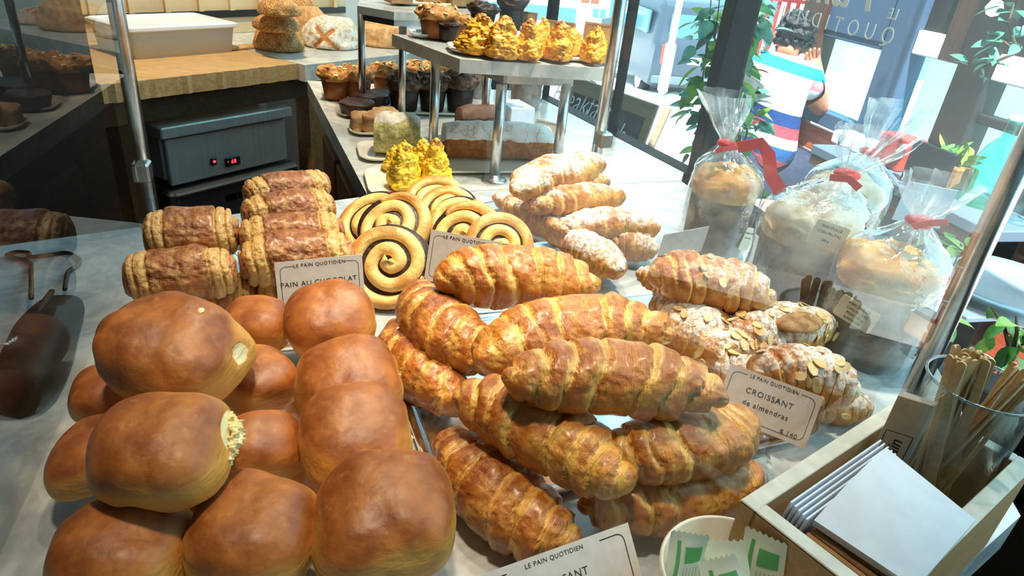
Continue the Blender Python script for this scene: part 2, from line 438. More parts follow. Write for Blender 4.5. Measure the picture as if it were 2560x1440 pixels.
MB().box((0, 0, 0), (1.47, .006, 1.75), None, 0).build('pane', WINGLASS, winR, mtx=frame(Vector((c.x, c.y, CT + .02 + .875)), WD, (0, 0, 1)))
wpart('sill_rail', c, 1.5, .05, WD, CT - .10, CT - .002, winR); wpart('parapet', c, 1.6, .05, WD, 0, CT - .10, winR, DARKWALL); wpart('head_rail', c, 1.6, .08, WD, CT + 1.70, 2.95, winR)
winL = empty('window_2'); struct(winL)
def solve_e(X, Yp):
    best = None
    for s in np.arange(.02, 1.45, .01):
        p = E2 + ED * float(s) + EN * .03
        for z in np.arange(CT - .2, CT + .6, .02):
            q = proj(Vector((p.x, p.y, float(z))))
            e = abs(q[0] - X) + abs(q[1] - Yp)
            if best is None or e < best[0]: best = (e, float(s))
    return best[1]
for px, py, w_ in ((1552, 200, .010), (1374, 120, .026), (1264, 20, .028)):
    p = E2 + ED * solve_e(px, py) + EN * .03
    wpart('mullion', p, w_, .03, ED, 0.0, 2.85, winL)
LW = 1.5
c = E2 + ED * (LW / 2) + EN * .03
MB().box((0, 0, 0), (LW - .08, .006, 1.75), None, 0).build('pane', WINGLASS, winL, mtx=frame(Vector((c.x, c.y, CT + .02 + .875)), ED, (0, 0, 1)))
wpart('sill_rail', c, LW, .05, ED, CT - .10, CT - .002, winL); wpart('parapet', c, LW, .05, ED, 0, CT - .10, winL, DARKWALL); wpart('head_rail', c, LW + .1, .08, ED, CT + 1.70, 2.95, winL)

# ================================================================== pastry materials
def crust_mat(name, dark, mid, pale, rough=.32, streak=1.0, coat=.35, sugar=0.0, blister=1.0):
    """baked laminated crust; attributes: pale (exposed layers 0..1), u, w (surface coordinates), sug (powdered sugar)"""
    m = Mt(name); u = m.attr('u'); w_ = m.attr('w')
    cv = m.n('ShaderNodeCombineXYZ', X=u, Y=w_).outputs[0]
    lines = m.noise(1.0, 4, .6, m.map((60, 4, 1), vec=cv), 1.2)
    fine = m.noise(1.0, 3, .6, m.map((210, 9, 1), vec=cv), .5)
    blob = m.noise(70, 5, .6); big = m.noise(22, 4, .6)
    c = m.mix(m.range(big, .34, .66), dark, mid)
    c = m.mix(m.math('MULTIPLY', m.range(blob, .46, .70), .55), c, pale)
    c = m.mix(m.math('MULTIPLY', m.range(blob, .44, .28), .45), c, (dark[0] * .62, dark[1] * .55, dark[2] * .5, 1))
    p = m.math('ADD', m.attr('pale'), m.math('ADD', m.math('MULTIPLY', m.math('SUBTRACT', lines, .5), 1.5 * streak), m.math('MULTIPLY', m.math('SUBTRACT', big, .5), .5)))
    c = m.mix(m.math('MULTIPLY', m.range(p, .25, .95), .85), c, pale)
    thin = m.range(fine, .36, .46, 1.0, 0.0)
    c = m.mix(m.math('MULTIPLY', m.math('MULTIPLY', thin, m.range(m.attr('pale'), .1, .6)), .5), c, dark)
    blist = m.range(m.vor(150, 'SMOOTH_F1'), .1, .6)
    hgt = m.math('ADD', m.math('MULTIPLY', m.math('ADD', lines, m.math('MULTIPLY', fine, .5)), .30 * streak), m.math('ADD', m.math('MULTIPLY', m.noise(85, 4, .6), .75 * blister), m.math('MULTIPLY', blist, .22 * blister)))
    r = m.math('ADD', m.math('MULTIPLY', m.noise(40, 2), .25), rough - .1)
    if sugar > 0:
        sg = m.math('ADD', m.attr('sug'), m.math('MULTIPLY', m.math('SUBTRACT', m.noise(60, 6, .7), .5), 1.3))
        sg = m.range(sg, .42, .72)
        crack = m.range(m.noise(170, 3, .6), .40, .50, .30, 1.0)
        sg = m.math('MULTIPLY', m.math('MULTIPLY', sg, crack), sugar)
        c = m.mix(sg, c, lin(246, 240, 232)); r = m.math('ADD', r, m.math('MULTIPLY', sg, .4))
    return m.done(c, r, m.bump(hgt, 1.0, .0042), coat=coat)
CROIS = crust_mat('croissant_crust', lin(168, 92, 30), lin(202, 126, 48), lin(238, 190, 98))
CROISB = crust_mat('croissant_crust_darker', lin(146, 76, 26), lin(184, 108, 40), lin(230, 176, 88))
SUGARC = crust_mat('sugared_croissant_crust', lin(178, 102, 38), lin(210, 138, 58), lin(240, 194, 108), .4, sugar=.95, coat=.15)
PAINC = crust_mat('chocolate_roll_crust', lin(132, 70, 28), lin(172, 98, 42), lin(226, 178, 104), .36, streak=.5, coat=.25, blister=1.7)

def laminated(name, P1, P2, R, mat, bend=.25, bands=4, seed=0, blunt=False, skew=.07, roll=0.0, sugar=None, updir=(0, 0, 1), squash=.9, nu=84, nv=44, tip=.16, step=.6, asym=0.0):
    """crescent roll between two end points (world); local x runs along it"""
    P1 = Vector(P1); P2 = Vector(P2); ax = P2 - P1; L = ax.length; mid = (P1 + P2) / 2
    rnd = random.Random(seed)
    T = np.linspace(-1, 1, nu)
    def env(t):
        t = np.abs(t)
        if blunt: return np.clip(1 - .10 * t ** 2 - .30 * np.clip((t - .80) / .20, 0, 1) ** 2.5, .05, 1)
        return tip + (1 - tip) * np.clip(np.cos(np.pi / 2 * np.clip(t, 0, 1) ** 1.25), 0, 1) ** .72
    G = np.linspace(0, 2 * np.pi, nv, endpoint=False)
    tt, gg = np.meshgrid(T, G, indexing='ij')
    if blunt:
        edges = np.array([.52, .74, .90])
    else:
        edges = np.linspace(.17, .90, bands) ** .97 + np.array([rnd.uniform(-.035, .035) for _ in range(bands)])
    wv = np.stack([tt.ravel() * 3, np.cos(gg.ravel()) * .9, np.sin(gg.ravel()) * .9], -1)
    sk = tt + skew * np.sin(gg + .6) + .018 * np.sin(3 * gg + seed) + (0 if blunt else .045) * fbm(wv, 1.6, seed + 2, 3).reshape(nu, nv)
    at_ = np.abs(sk + asym)
    idx = np.searchsorted(edges, at_.ravel()).reshape(at_.shape)
    lo = np.concatenate(([0], edges))[idx]; hi = np.concatenate((edges, [1.12]))[idx]
    fr = np.clip((at_ - lo) / (hi - lo), 0, 1)
    cen = np.where(idx == 0, 0.06, (lo * .75 + hi * .25))
    ee = env(tt) * (1 - step) + env(np.clip(cen, 0, 1)) * step
    end = sstep(.86, 1.0, np.abs(tt))
    ee = ee * (1 - end) + env(tt) * end
    bul = np.where(idx == 0, 1 + .03 * np.cos(fr * np.pi / 2), 1 - .10 * (1 - sstep(0, .30, fr)) + .05 * np.sin(np.pi * np.clip(fr, 0, 1) ** .8))
    r = R * ee * bul
    if blunt: r = r * (1 - .07 * (idx >= 1) - .07 * (idx >= 2) - .12 * (idx >= 3))
    pale = np.where(idx == 0, .25 * sstep(.7, 1, fr), (1.0 - sstep(.10, .68, fr)) * (.55 + .75 * np.clip(.5 + fbm(wv, 1.1, seed + 8, 2).reshape(nu, nv), 0, 1)))
    if blunt:
        pale = np.where(idx == 0, .05, np.where(idx == 1, 1.25, np.where(idx == 2, .85, .35)))
    # centre line: an arc; positive bend bulges towards local +y
    ang = min(abs(bend) * 1.6, 1.4); sgn = 1 if bend >= 0 else -1
    if ang > 1e-3:
        rad = (L / 2) / math.sin(ang); a = tt * ang
        X = rad * np.sin(a); Y = sgn * (rad * np.cos(a) - rad * math.cos(ang)); NXx = sgn * np.sin(a); NYy = np.cos(a)
    else:
        X = tt * L / 2; Y = 0 * tt; NXx = 0 * tt; NYy = 1 + 0 * tt
    cy = r * np.cos(gg); cz = r * np.sin(gg) * squash
    px = X + cy * NXx; py = Y + cy * NYy
    pz = cz
    fl = -.62 * R
    pz = np.where(pz < fl, fl + (pz - fl) * .25, pz)
    P = np.stack([px, py, pz], -1)
    nrm = P - np.stack([X, Y, 0 * X], -1); ln = np.linalg.norm(nrm, axis=-1, keepdims=True) + 1e-9; nrm /= ln
    d = fbm(P.reshape(-1, 3), 22, seed, 2).reshape(nu, nv) * R * .13 + fbm(P.reshape(-1, 3), 75, seed + 5, 2).reshape(nu, nv) * R * .045
    P = P + nrm * d[..., None]
    sug = np.zeros_like(r)
    if sugar is not None:
        sug = sstep(-.2, .9, np.sin(gg)) * .55 + sugar * .35 + .25 * fbm(P.reshape(-1, 3), 14, seed + 9, 2).reshape(nu, nv) - .12
    zup = Vector(updir)
    m = frame(mid, ax, zup) @ Matrix.Rotation(roll, 4, 'X')
    mb = MB(); mb.grid(P, u=tt * .5 + .5, w=gg / 6.283, pale=np.clip(pale, 0, 1.3), sug=sug)
    return mb.build(name, mat, None, True, mtx=m)

def px_roll(name, a, b, thick, mat, **kw):
    """ends given as photo points with their height above the counter: (x, y, h)"""
    P1 = at(*a); P2 = at(*b); R = size(thick, (P1 + P2) / 2) / 2
    return laminated(name, P1, P2, R, mat, **kw)

# ------------------------------------------------------------------ croissants in the front tray
G1 = 'croissants heaped on the steel tray'
CR = [
 # ends (x, y, h)                 thick  kw                                         label
 ((1000, 815, .030), (1175, 1010, .030), 150, dict(bend=-.30, seed=4), 'dark glossy croissant at the tray rim nearest the brioche column, lowest of its side'),
 ((1055, 725, .068), (1262, 900, .062), 170, dict(bend=-.38, seed=3), 'plump croissant lying slantwise between two crossing croissants beside the cinnamon swirls'),
 ((1092, 704, .112), (1502, 716, .100), 182, dict(bend=.24, seed=1, skew=.09), 'croissant topmost beside the card reading LE PAIN, in front of the cinnamon rolls'),
 ((1195, 905, .095), (1690, 838, .095), 190, dict(bend=.36, seed=2, skew=-.08), 'broad shiny croissant arched in the middle of the heap beside the almond croissants'),
 ((1118, 1085, .035), (1450, 1370, .030), 205, dict(bend=-.18, seed=7), 'bottom croissant touching the front price card and the brioche bun'),
 ((1445, 1262, .034), (1890, 1168, .034), 172, dict(bend=-.16, seed=9), 'croissant at the bottom of the heap beside the wooden organiser box'),
 ((1490, 1132, .078), (1862, 1030, .085), 185, dict(bend=-.30, seed=8), 'pale-bellied croissant curved around the heap below the topmost one'),
 ((1135, 985, .088), (1580, 1215, .082), 205, dict(bend=.16, seed=6, skew=.08), 'croissant with an open pale end, crossing the front of the heap'),
 ((1256, 948, .138), (1822, 1002, .128), 205, dict(bend=.24, seed=5, skew=-.09, tip=.13), 'topmost croissant with a dark burnt pointed tip'),
]
for a, b, t, kw, lab in CR:
    o = px_roll('croissant', a, b, t, CROISB if kw['seed'] in (4, 7, 3) else CROIS, **kw); tag(o, lab, 'croissant', G1)

# ------------------------------------------------------------------ pain au chocolat
G2 = 'chocolate rolls stacked at the back of the case'
PA = [
 ((420, 745, .022), (640, 735, .022), 120, dict(seed=25), 'chocolate roll almost hidden under the left stack of rolls'),
 ((640, 730, .022), (850, 715, .022), 110, dict(seed=26), 'chocolate roll hidden behind the price card'),
 ((362, 592, .085), (598, 580, .085), 140, dict(seed=21), 'chocolate roll standing upper in the pair nearest the left pole'),
 ((312, 698, .065), (592, 676, .065), 146, dict(seed=22), 'chocolate roll lower in the pair nearest the left pole'),
 ((612, 488, .085), (818, 458, .085), 88, dict(seed=23), 'chocolate roll furthest back in the row of four'),
 ((606, 542, .085), (834, 515, .085), 110, dict(seed=24), 'chocolate roll second from the back in the row of four'),
 ((598, 600, .080), (858, 578, .080), 120, dict(seed=27), 'chocolate roll third from the back in the row of four'),
 ((598, 662, .065), (882, 632, .065), 138, dict(seed=28), 'chocolate roll foremost in the row of four, above the price card'),
]
for a, b, t, kw, lab in PA:
    o = px_roll('chocolate_roll', a, b, t, PAINC, blunt=True, bend=0.0, skew=.04, step=.3, roll=.5, squash=.95, **kw); tag(o, lab, 'pastry', G2)

# ------------------------------------------------------------------ sugared and almond croissants
FLAKE = speckle('almond_flake', lin(238, 212, 160), lin(222, 180, 112), 120, .5, .1)
FRANGI = speckle('almond_paste', lin(150, 100, 58), lin(196, 150, 96), 90, .7, .8, .002)
def flakes(parent, n, R, L, seed, cover=1.0, name='almond_flakes'):
    """scattered almond slices following the parent's own surface"""
    me = parent.data; rnd = random.Random(seed); mb = MB()
    up = parent.matrix_world.to_3x3().inverted() @ Vector((0, -.45, .9)); vs = me.vertices
    cand = [v for v in vs if v.normal.dot(up) > .25]
    for v in rnd.sample(cand, min(n, len(cand))):
        nrm = v.normal; t = nrm.orthogonal().normalized(); t.rotate(Matrix.Rotation(rnd.uniform(0, 6.28), 3, nrm)); b = nrm.cross(t)
        tilt = nrm + t * rnd.uniform(-.35, .35) + b * rnd.uniform(-.35, .35); tilt.normalize()
        t = (t - tilt * t.dot(tilt)).normalized(); b = tilt.cross(t)
        a_, c_ = rnd.uniform(.0055, .0085), rnd.uniform(.0035, .0052); o = v.co + tilt * .0006
        k = 9; ring = [o + t * a_ * math.cos(2 * math.pi * i / k) * (1 - .15 * math.cos(2 * math.pi * i / k)) + b * c_ * math.sin(2 * math.pi * i / k) for i in range(k)]
        ring2 = [p + tilt * .0011 for p in ring]
        mb.add(ring + ring2, [tuple(range(k - 1, -1, -1)), tuple(range(k, 2 * k))] + [(i, (i + 1) % k, k + (i + 1) % k, k + i) for i in range(k)])
    return mb.build(name, FLAKE, parent)
G3 = 'sugared croissants piled on the rear tray'
FA = [
 ((1235, 492, .040), (1478, 632, .040), 78, dict(bend=.10, seed=31), .6, 'long sugared croissant lying aslant beside the cinnamon rolls'),
 ((1415, 600, .045), (1552, 680, .040), 92, dict(bend=.15, seed=32), .9, 'sugared croissant end with almond crumbs behind the plain croissants'),
 ((1498, 606, .030), (1645, 628, .028), 78, dict(bend=.20, seed=33), .6, 'sugared croissant beneath the rear pile beside the blank card'),
 ((1400, 572, .058), (1650, 570, .052), 84, dict(bend=.22, seed=34), .7, 'sugared croissant third down in the rear pile'),
 ((1325, 520, .085), (1563, 492, .078), 76, dict(bend=.18, seed=35), .45, 'sugared croissant second down in the rear pile'),
 ((1395, 478, .085), (1524, 452, .085), 56, dict(bend=.15, seed=36), .8, 'sugared croissant squeezed under the uppermost of the rear pile'),
 ((1288, 482, .112), (1512, 408, .108), 92, dict(bend=.16, seed=37), .55, 'sugared croissant uppermost of the rear pile in front of the steel posts'),
 ((1325, 540, .060), (1430, 585, .055), 40, dict(bend=.10, seed=38), .2, 'thin golden croissant tail poking out of the rear pile'),
]
for a, b, t, kw, sg, lab in FA:
    o = px_roll('sugared_croissant', a, b, t * 1.14, SUGARC, sugar=sg, nu=64, nv=32, **kw); tag(o, lab, 'croissant', G3)
G4 = 'almond croissants on the front tray'
AL = [
 ((1640, 745, .040), (1815, 905, .040), 165, dict(bend=.12, seed=41), .9, 20, 'almond croissant thick with sugar, half hidden by the plain croissant'),
 ((1770, 915, .025), (1925, 955, .025), 130, dict(bend=.1, seed=42), 1.1, 6, 'sugar-white almond croissant end behind the croissant price card'),
 ((1800, 880, .045), (2075, 808, .045), 150, dict(bend=.12, seed=43), .8, 50, 'open almond croissant with a paste middle strewn with almond slices'),
 ((1590, 680, .055), (1700, 735, .05), 70, dict(bend=.15, seed=44), .3, 0, 'small golden croissant tail behind the sugar-capped almond croissant'),
 ((1625, 690, .090), (1938, 752, .085), 158, dict(bend=.22, seed=45), .45, 9, 'almond croissant capped with sugar beside the wrapped panettones'),
 ((1985, 1010, .018), (2180, 1020, .018), 100, dict(bend=.1, seed=46), .4, 4, 'almond croissant lying lowest behind the kraft cards'),
 ((1885, 930, .070), (2150, 985, .065), 170, dict(bend=.30, seed=47), .55, 14, 'almond croissant curled behind the card priced 140'),
]
for a, b, t, kw, sg, nf, lab in AL:
    o = px_roll('almond_croissant', a, b, t, SUGARC, sugar=sg, **kw); tag(o, lab, 'croissant', G4)
    if nf: flakes(o, nf, 0, 0, kw['seed'])['kind'] = 'stuff'
    if kw['seed'] == 43:
        pm = MB(); P1 = o.data
        pts = []
        n1, n2 = 14, 10
        P = np.zeros((n1, n2, 3)); ctr = [v for v in P1.vertices]
        Rr = max(v.co.z for v in ctr)
        for i in range(n1):
            for j in range(n2):
                g = 2 * math.pi * j / n2; rr = .5 * math.pi * i / (n1 - 1)
                P[i, j] = (.035 * math.cos(g) * math.sin(rr) + .005, -.018 + .02 * math.sin(g) * math.sin(rr), Rr * .80 + .010 * math.cos(rr))
        pm.grid(P, cap=False).build('almond_paste', FRANGI, o, True)

# ------------------------------------------------------------------ brioche buns
mB = Mt('brioche_crust')
big = mB.noise(14, 3); fine = mB.noise(120, 3); wr = mB.noise(1, 4, .6, mB.map((30, 30, 90)))
c = mB.mix(mB.range(mB.noise(26, 5, .6), .32, .68), lin(132, 68, 26), lin(186, 110, 46))
c = mB.mix(mB.math('MULTIPLY', mB.range(mB.noise(90, 4, .6), .55, .75), .4), c, lin(206, 140, 74))
c = mB.mix(mB.math('MULTIPLY', mB.range(mB.vor(38), .0, .12, 1, 0), .35), c, lin(104, 50, 22))
c = mB.mix(mB.range(mB.math('ADD', mB.attr('side'), mB.math('MULTIPLY', mB.math('SUBTRACT', big, .5), .5)), .35, .95), c, lin(222, 160, 76))
c = mB.mix(mB.range(mB.math('ADD', mB.attr('crumb'), mB.math('MULTIPLY', mB.math('SUBTRACT', mB.noise(60, 4), .5), .8)), .42, .66), c, lin(240, 222, 168))
hg = mB.math('ADD', mB.math('MULTIPLY', fine, .25), mB.math('ADD', mB.math('MULTIPLY', mB.noise(30, 3), .5), mB.math('MULTIPLY', mB.math('MULTIPLY', wr, mB.attr('side')), 1.2)))
mB.done(c, mB.math('ADD', .42, mB.math('ADD', mB.math('MULTIPLY', mB.attr('crumb'), .4), mB.math('MULTIPLY', fine, .12))), mB.bump(hg, .7, .0035), coat=.05)
BRIOCHE = mB.m
CRUMB = speckle('brioche_crumb', lin(244, 228, 176), lin(236, 208, 140), 80, .8, .6, .001)
def bun(cx, cy, h, wpx, asp, hz, seed, rotz, tilt=(0, 0), crumbs=(), sq=2.7):
    """rounded-square bun: width from the photo, asp = length/width, hz = height/width"""
    p = at(cx, cy, h); a = size(wpx, p) / 2; b = a * asp; ch = a * 2 * hz
    nu, nv = 44, 72; v = np.linspace(.02, np.pi - .02, nu); g = np.linspace(0, 2 * np.pi, nv, endpoint=False)
    vv, gg = np.meshgrid(v, g, indexing='ij')
    sq_r = (np.abs(np.cos(gg)) ** sq + np.abs(np.sin(gg)) ** sq) ** (-1 / sq)
    rr = np.sin(vv) ** .62
    X = a * rr * sq_r * np.cos(gg); Y = b * rr * sq_r * np.sin(gg)
    Z = np.where(vv < np.pi / 2, ch * .62 * np.cos(vv) ** .9 if False else ch * .62 * np.sign(np.cos(vv)) * np.abs(np.cos(vv)) ** .95, -ch * .38 * np.abs(np.cos(vv)) ** .7)
    P = np.stack([X, Y, Z], -1); F = P.reshape(-1, 3)
    n = fbm(F, 13, seed, 2).reshape(nu, nv); n2 = fbm(F, 40, seed + 3, 2).reshape(nu, nv)
    nn = P / (np.linalg.norm(P, axis=-1, keepdims=True) + 1e-9)
    P = P + nn * (n * a * .12 + n2 * a * .035)[..., None]
    zz = Z / ch
    side = 1 - sstep(-.02, .68, zz + .22 * n)
    crumb = np.zeros_like(side)
    for (dx, dy, dz, rad) in crumbs:
        d = Vector((dx, dy, dz)).normalized(); dot = nn[..., 0] * d.x + nn[..., 1] * d.y + nn[..., 2] * d.z
        cr = sstep(math.cos(rad * 1.25), math.cos(rad * .7), dot); crumb = np.maximum(crumb, cr)
        P = P - nn * (cr * a * .05)[..., None]
    m = Matrix.Translation(p) @ Matrix.Rotation(tilt[0], 4, 'X') @ Matrix.Rotation(tilt[1], 4, 'Y') @ Matrix.Rotation(rotz, 4, 'Z')
    o = MB().grid(P, side=side, crumb=crumb).build('brioche_bun', BRIOCHE, None, True, mtx=m); o['a'] = 0
    del o['a']
    return o, a, b, ch
def torn(o, pts, seed, n=60, ln=.006):
    """crumbly torn ridge along a line of local points"""
    pts = [Vector(p) for p in pts]; nc, nr = 110, 26; P = np.zeros((nc, nr, 3)); N = np.zeros((nc, nr, 3)); E = np.zeros((nc, nr))
    for k in range(nc):
        t = k / (nc - 1) * (len(pts) - 1); i = min(int(t), len(pts) - 2); p = pts[i].lerp(pts[i + 1], t - i); out = p.normalized(); tan = (pts[i + 1] - pts[i]).normalized(); side = out.cross(tan).normalized()
        for r in range(nr):
            g = 2 * math.pi * r / nr; d = out * math.cos(g) + side * math.sin(g) * .8; w_ = math.sin(math.pi * (k + .5) / nc) ** .4
            P[k, r] = p - out * .002 + d * ln * .8 * w_; N[k, r] = d; E[k, r] = w_
    F = P.reshape(-1, 3); dn = fbm(F, 170, seed, 3).reshape(nc, nr) * .9 + np.maximum(0, fbm(F, 420, seed + 4, 2).reshape(nc, nr)) * .9
    P = P + N * (dn * ln * E)[..., None]
    return MB().grid(P).build('torn_crumb', CRUMB, o, True)
G5 = 'brioche buns heaped in the case'
BU = [
 # cx  cy   h    w   asp  hz  seed rotz tilt crumbs label
 (345, 850, .040, 180, 1.0, .62, 1, .3, (.1, 0), (), 'brioche bun tucked behind the big bun with a crumb flake on it'),
 (275, 985, .040, 170, 1.1, .62, 2, .4, (0, 0), (), 'brioche bun half hidden at the edge beside the black scanner'),
 (640, 815, .050, 175, .9, .62, 3, .2, (.25, 0), ((.2, -1, -.25, .35),), 'brioche bun at the back of the heap in front of the chocolate rolls'),
 (645, 955, .045, 188, 1.05, .68, 4, .9, (.2, .2), ((1, -.1, -.1, .28),), 'brioche bun squeezed between the large upper bun and the brioche column'),
 (250, 1140, .040, 215, 1.2, .62, 5, .25, (0, -.3), ((-1, .3, -.2, .3),), 'brioche bun leaning on edge under the torn bun, next to the bare marble'),
 (655, 1125, .045, 195, 1.0, .70, 6, .5, (.15, .25), ((1, -.25, .1, .42),), 'brioche bun with a round pale patch where it was pulled apart'),
 (450, 1245, .045, 210, .8, .60, 7, .75, (.1, 0), ((-.5, -.8, -.3, .3),), 'brioche bun wedged underneath the torn bun'),
 (308, 1385, .045, 320, .9, .58, 8, .1, (.15, 0), ((1, .1, -.1, .25),), 'brioche bun in the front row beside the bare marble'),
 (636, 1345, .050, 330, .95, .60, 9, -.1, (.2, 0), ((1, 0, -.15, .3),), 'brioche bun in the middle of the front row'),
 (830, 815, .060, 222, .95, .64, 10, .5, (.3, 0), (), 'brioche bun rearmost in the column, hiding part of the price card'),
 (872, 965, .058, 262, .95, .62, 11, .4, (.3, .1), ((1, .1, -.2, .28),), 'brioche bun second from the price card in the column'),
 (892, 1100, .058, 280, .98, .62, 12, .35, (.3, .1), ((1, .2, -.1, .33),), 'brioche bun third from the price card in the column, pale at one side'),
 (966, 1300, .062, 352, 1.0, .62, 13, .2, (.25, 0), (), 'large smooth brioche bun foremost in the column beside the bottom croissant'),
 (440, 885, .100, 345, .85, .62, 14, -.3, (.30, .1), ((.75, -.75, -.35, .22), (1, .35, .25, .16)), 'large brioche bun on top with a crumb flake and a torn white edge'),
 (418, 1125, .100, 330, .92, .62, 15, -.1, (.28, -.06), ((.95, .45, .10, .34), (0, -1, -.35, .30)), 'brioche bun on top with a ragged torn side'),
]
for cx, cy, h, wpx, asp, hz, sd, rz, tl, cr, lab in BU:
    o, a, b, ch = bun(cx, cy, h, wpx, asp, hz, sd, rz, tl, cr); tag(o, lab, 'bun', G5)
    if sd == 15: torn(o, [(a * .80, b * .75, ch * .22), (a * .98, b * .45, ch * .12), (a * 1.0, b * .1, 0), (a * .98, -b * .05, -ch * .1)], 3, 110, .0058)
    if sd == 14:
        torn(o, [(-a * .25, b * .92, ch * .12), (0, b * .97, ch * .10), (a * .3, b * .95, ch * .08)], 5, 60, .0055)
        MB().lathe([(.0001, 0), (.003, .0008), (.0001, .0018)], 8).build('crumb_flake', CRUMB, o, mtx=Matrix.Translation((a * .25, b * .45, ch * .575)))
    if sd in (8, 11, 12): torn(o, [(a * .95, b * .3, -ch * .1), (a * 1.0, -b * .1, -ch * .15)], sd, 30, .0035)

# ------------------------------------------------------------------ swirl buns
mS = Mt('swirl_dough'); nb = mS.noise(40, 3); st = mS.noise(1, 3, .5, mS.map((50, 50, 300)))
c = mS.mix(mS.range(mS.math('ADD', mS.attr('top'), mS.math('MULTIPLY', mS.math('SUBTRACT', nb, .5), .7)), .3, .9), lin(238, 196, 118), lin(198, 132, 60))
c = mS.mix(mS.math('MULTIPLY', mS.range(mS.noise(110, 4, .6), .5, .7), .4), c, lin(206, 140, 66))
mS.done(c, .46, mS.bump(mS.math('ADD', mS.noise(90, 4, .6), st), .55, .003), coat=.08); SWIRL = mS.m
FILL = speckle('dark_cinnamon_filling', lin(34, 20, 16), lin(62, 36, 24), 90, .45, .8, .002)
def swirl(center, normal, Rad, seed, hgt=.036, turns=2.6, spin=0.0, rise=.008):
    n = 150; rnd = random.Random(seed); sec = 10
    pitch = (Rad - .004) / turns; th = pitch * .82
    P = np.zeros((n, sec, 3)); top = np.zeros((n, sec))
    for i in range(n):
        t = i / (n - 1); a = 2 * math.pi * turns * t; rc = .004 + pitch * turns * t * 1.0 - pitch * .35
        rc = max(rc, .0025); f = 1.0
        if t > .9: rc -= pitch * .75 * ((t - .9) / .1) ** 2 * .6; f = 1 - .75 * ((t - .9) / .1) ** 2
        wob = .0032 * noise.noise(Vector((a * .8, seed, 0)))
        z1 = hgt * .5 + rise * (1 - t) ** 1.4 + .0035 * noise.noise(Vector((a * .5, seed + 4, 1)))
        c_, s_ = math.cos(a + spin), math.sin(a + spin)
        for j in range(sec):
            g = 2 * math.pi * j / sec; x = math.cos(g); y = math.sin(g)
            rx = rc + wob + th * .5 * f * math.copysign(abs(x) ** .7, x)
            z = (z1 - th * .45) + th * .45 * y if y > 0 else -hgt * .5 + (z1 - th * .45 + hgt * .5) * (1 + y)
            P[i, j] = (rx * c_, rx * s_, z); top[i, j] = max(0, y) * (.35 + .9 * noise.noise(Vector((a, seed, 2)))) + (.5 if t > .72 and x > .3 else 0)
    nz = Vector(normal).normalized(); m = frame(center, nz.orthogonal(), nz)
    # keep local z on the normal
    xx = Vector((0, 0, 1)).cross(nz); xx = xx.normalized() if xx.length > .01 else Vector((1, 0, 0)); m = frame(center, xx, nz)
    o = MB().grid(P, top=top).build('cinnamon_swirl', SWIRL, None, True, mtx=m)
    pr = [(.0005, -hgt * .49), (Rad * .82, -hgt * .49), (Rad * .85, -hgt * .2), (Rad * .80, hgt * .30), (Rad * .6, hgt * .36), (.0005, hgt * .46)]
    MB().lathe(pr, 40).build('filling', FILL, o, True)
    return o
G6 = 'cinnamon swirls leaning in two rows'
SW = [
 # cx cy h  diameter px, tilt towards camera, label
 (940, 562, .045, 205, (-.25, -.55, .85), 51, 'cinnamon swirl rearmost in the row of three next to the chocolate rolls'),
 (985, 575, .052, 195, (-.10, -.60, .80), 52, 'cinnamon swirl with a wide dark hollow, middle of the row of three'),
 (978, 662, .048, 222, (.02, -.80, .62), 53, 'cinnamon swirl showing its full spiral, foremost in the row of three'),
 (1095, 512, .035, 165, (-.05, -.50, .86), 54, 'cinnamon swirl rearmost in the row of five by the coconut mounds'),
 (1125, 535, .050, 165, (-.05, -.55, .82), 55, 'cinnamon swirl second from the back in the row of five'),
 (1150, 562, .060, 165, (-.05, -.60, .80), 56, 'cinnamon swirl in the centre of the row of five'),
 (1165, 598, .056, 190, (-.08, -.68, .72), 57, 'cinnamon swirl second from the front in the row of five'),
 (1252, 622, .056, 178, (.12, -.75, .66), 58, 'cinnamon swirl foremost in the row of five, behind the plain croissant'),
]
for cx, cy, h, dpx, nrm, sd, lab in SW:
    p = at(cx, cy, h); o = swirl(p, nrm, size(dpx, p) / 2 * 1.12, sd, spin=sd * 1.3 if sd != 53 else 2.2); tag(o, lab, 'pastry', G6)
# swirls under the visible ones hold the rows up
for cx, cy, h, dpx, sd, lab in ((975, 700, .019, 170, 61, 'cinnamon swirl lying flat and dark under the row of three'), (1130, 560, .019, 170, 62, 'cinnamon swirl lying flat under the row of five')):
    p = at(cx, cy, h); tag(swirl(p, (0, 0, 1), size(dpx, p) / 2, sd), lab, 'pastry', G6)

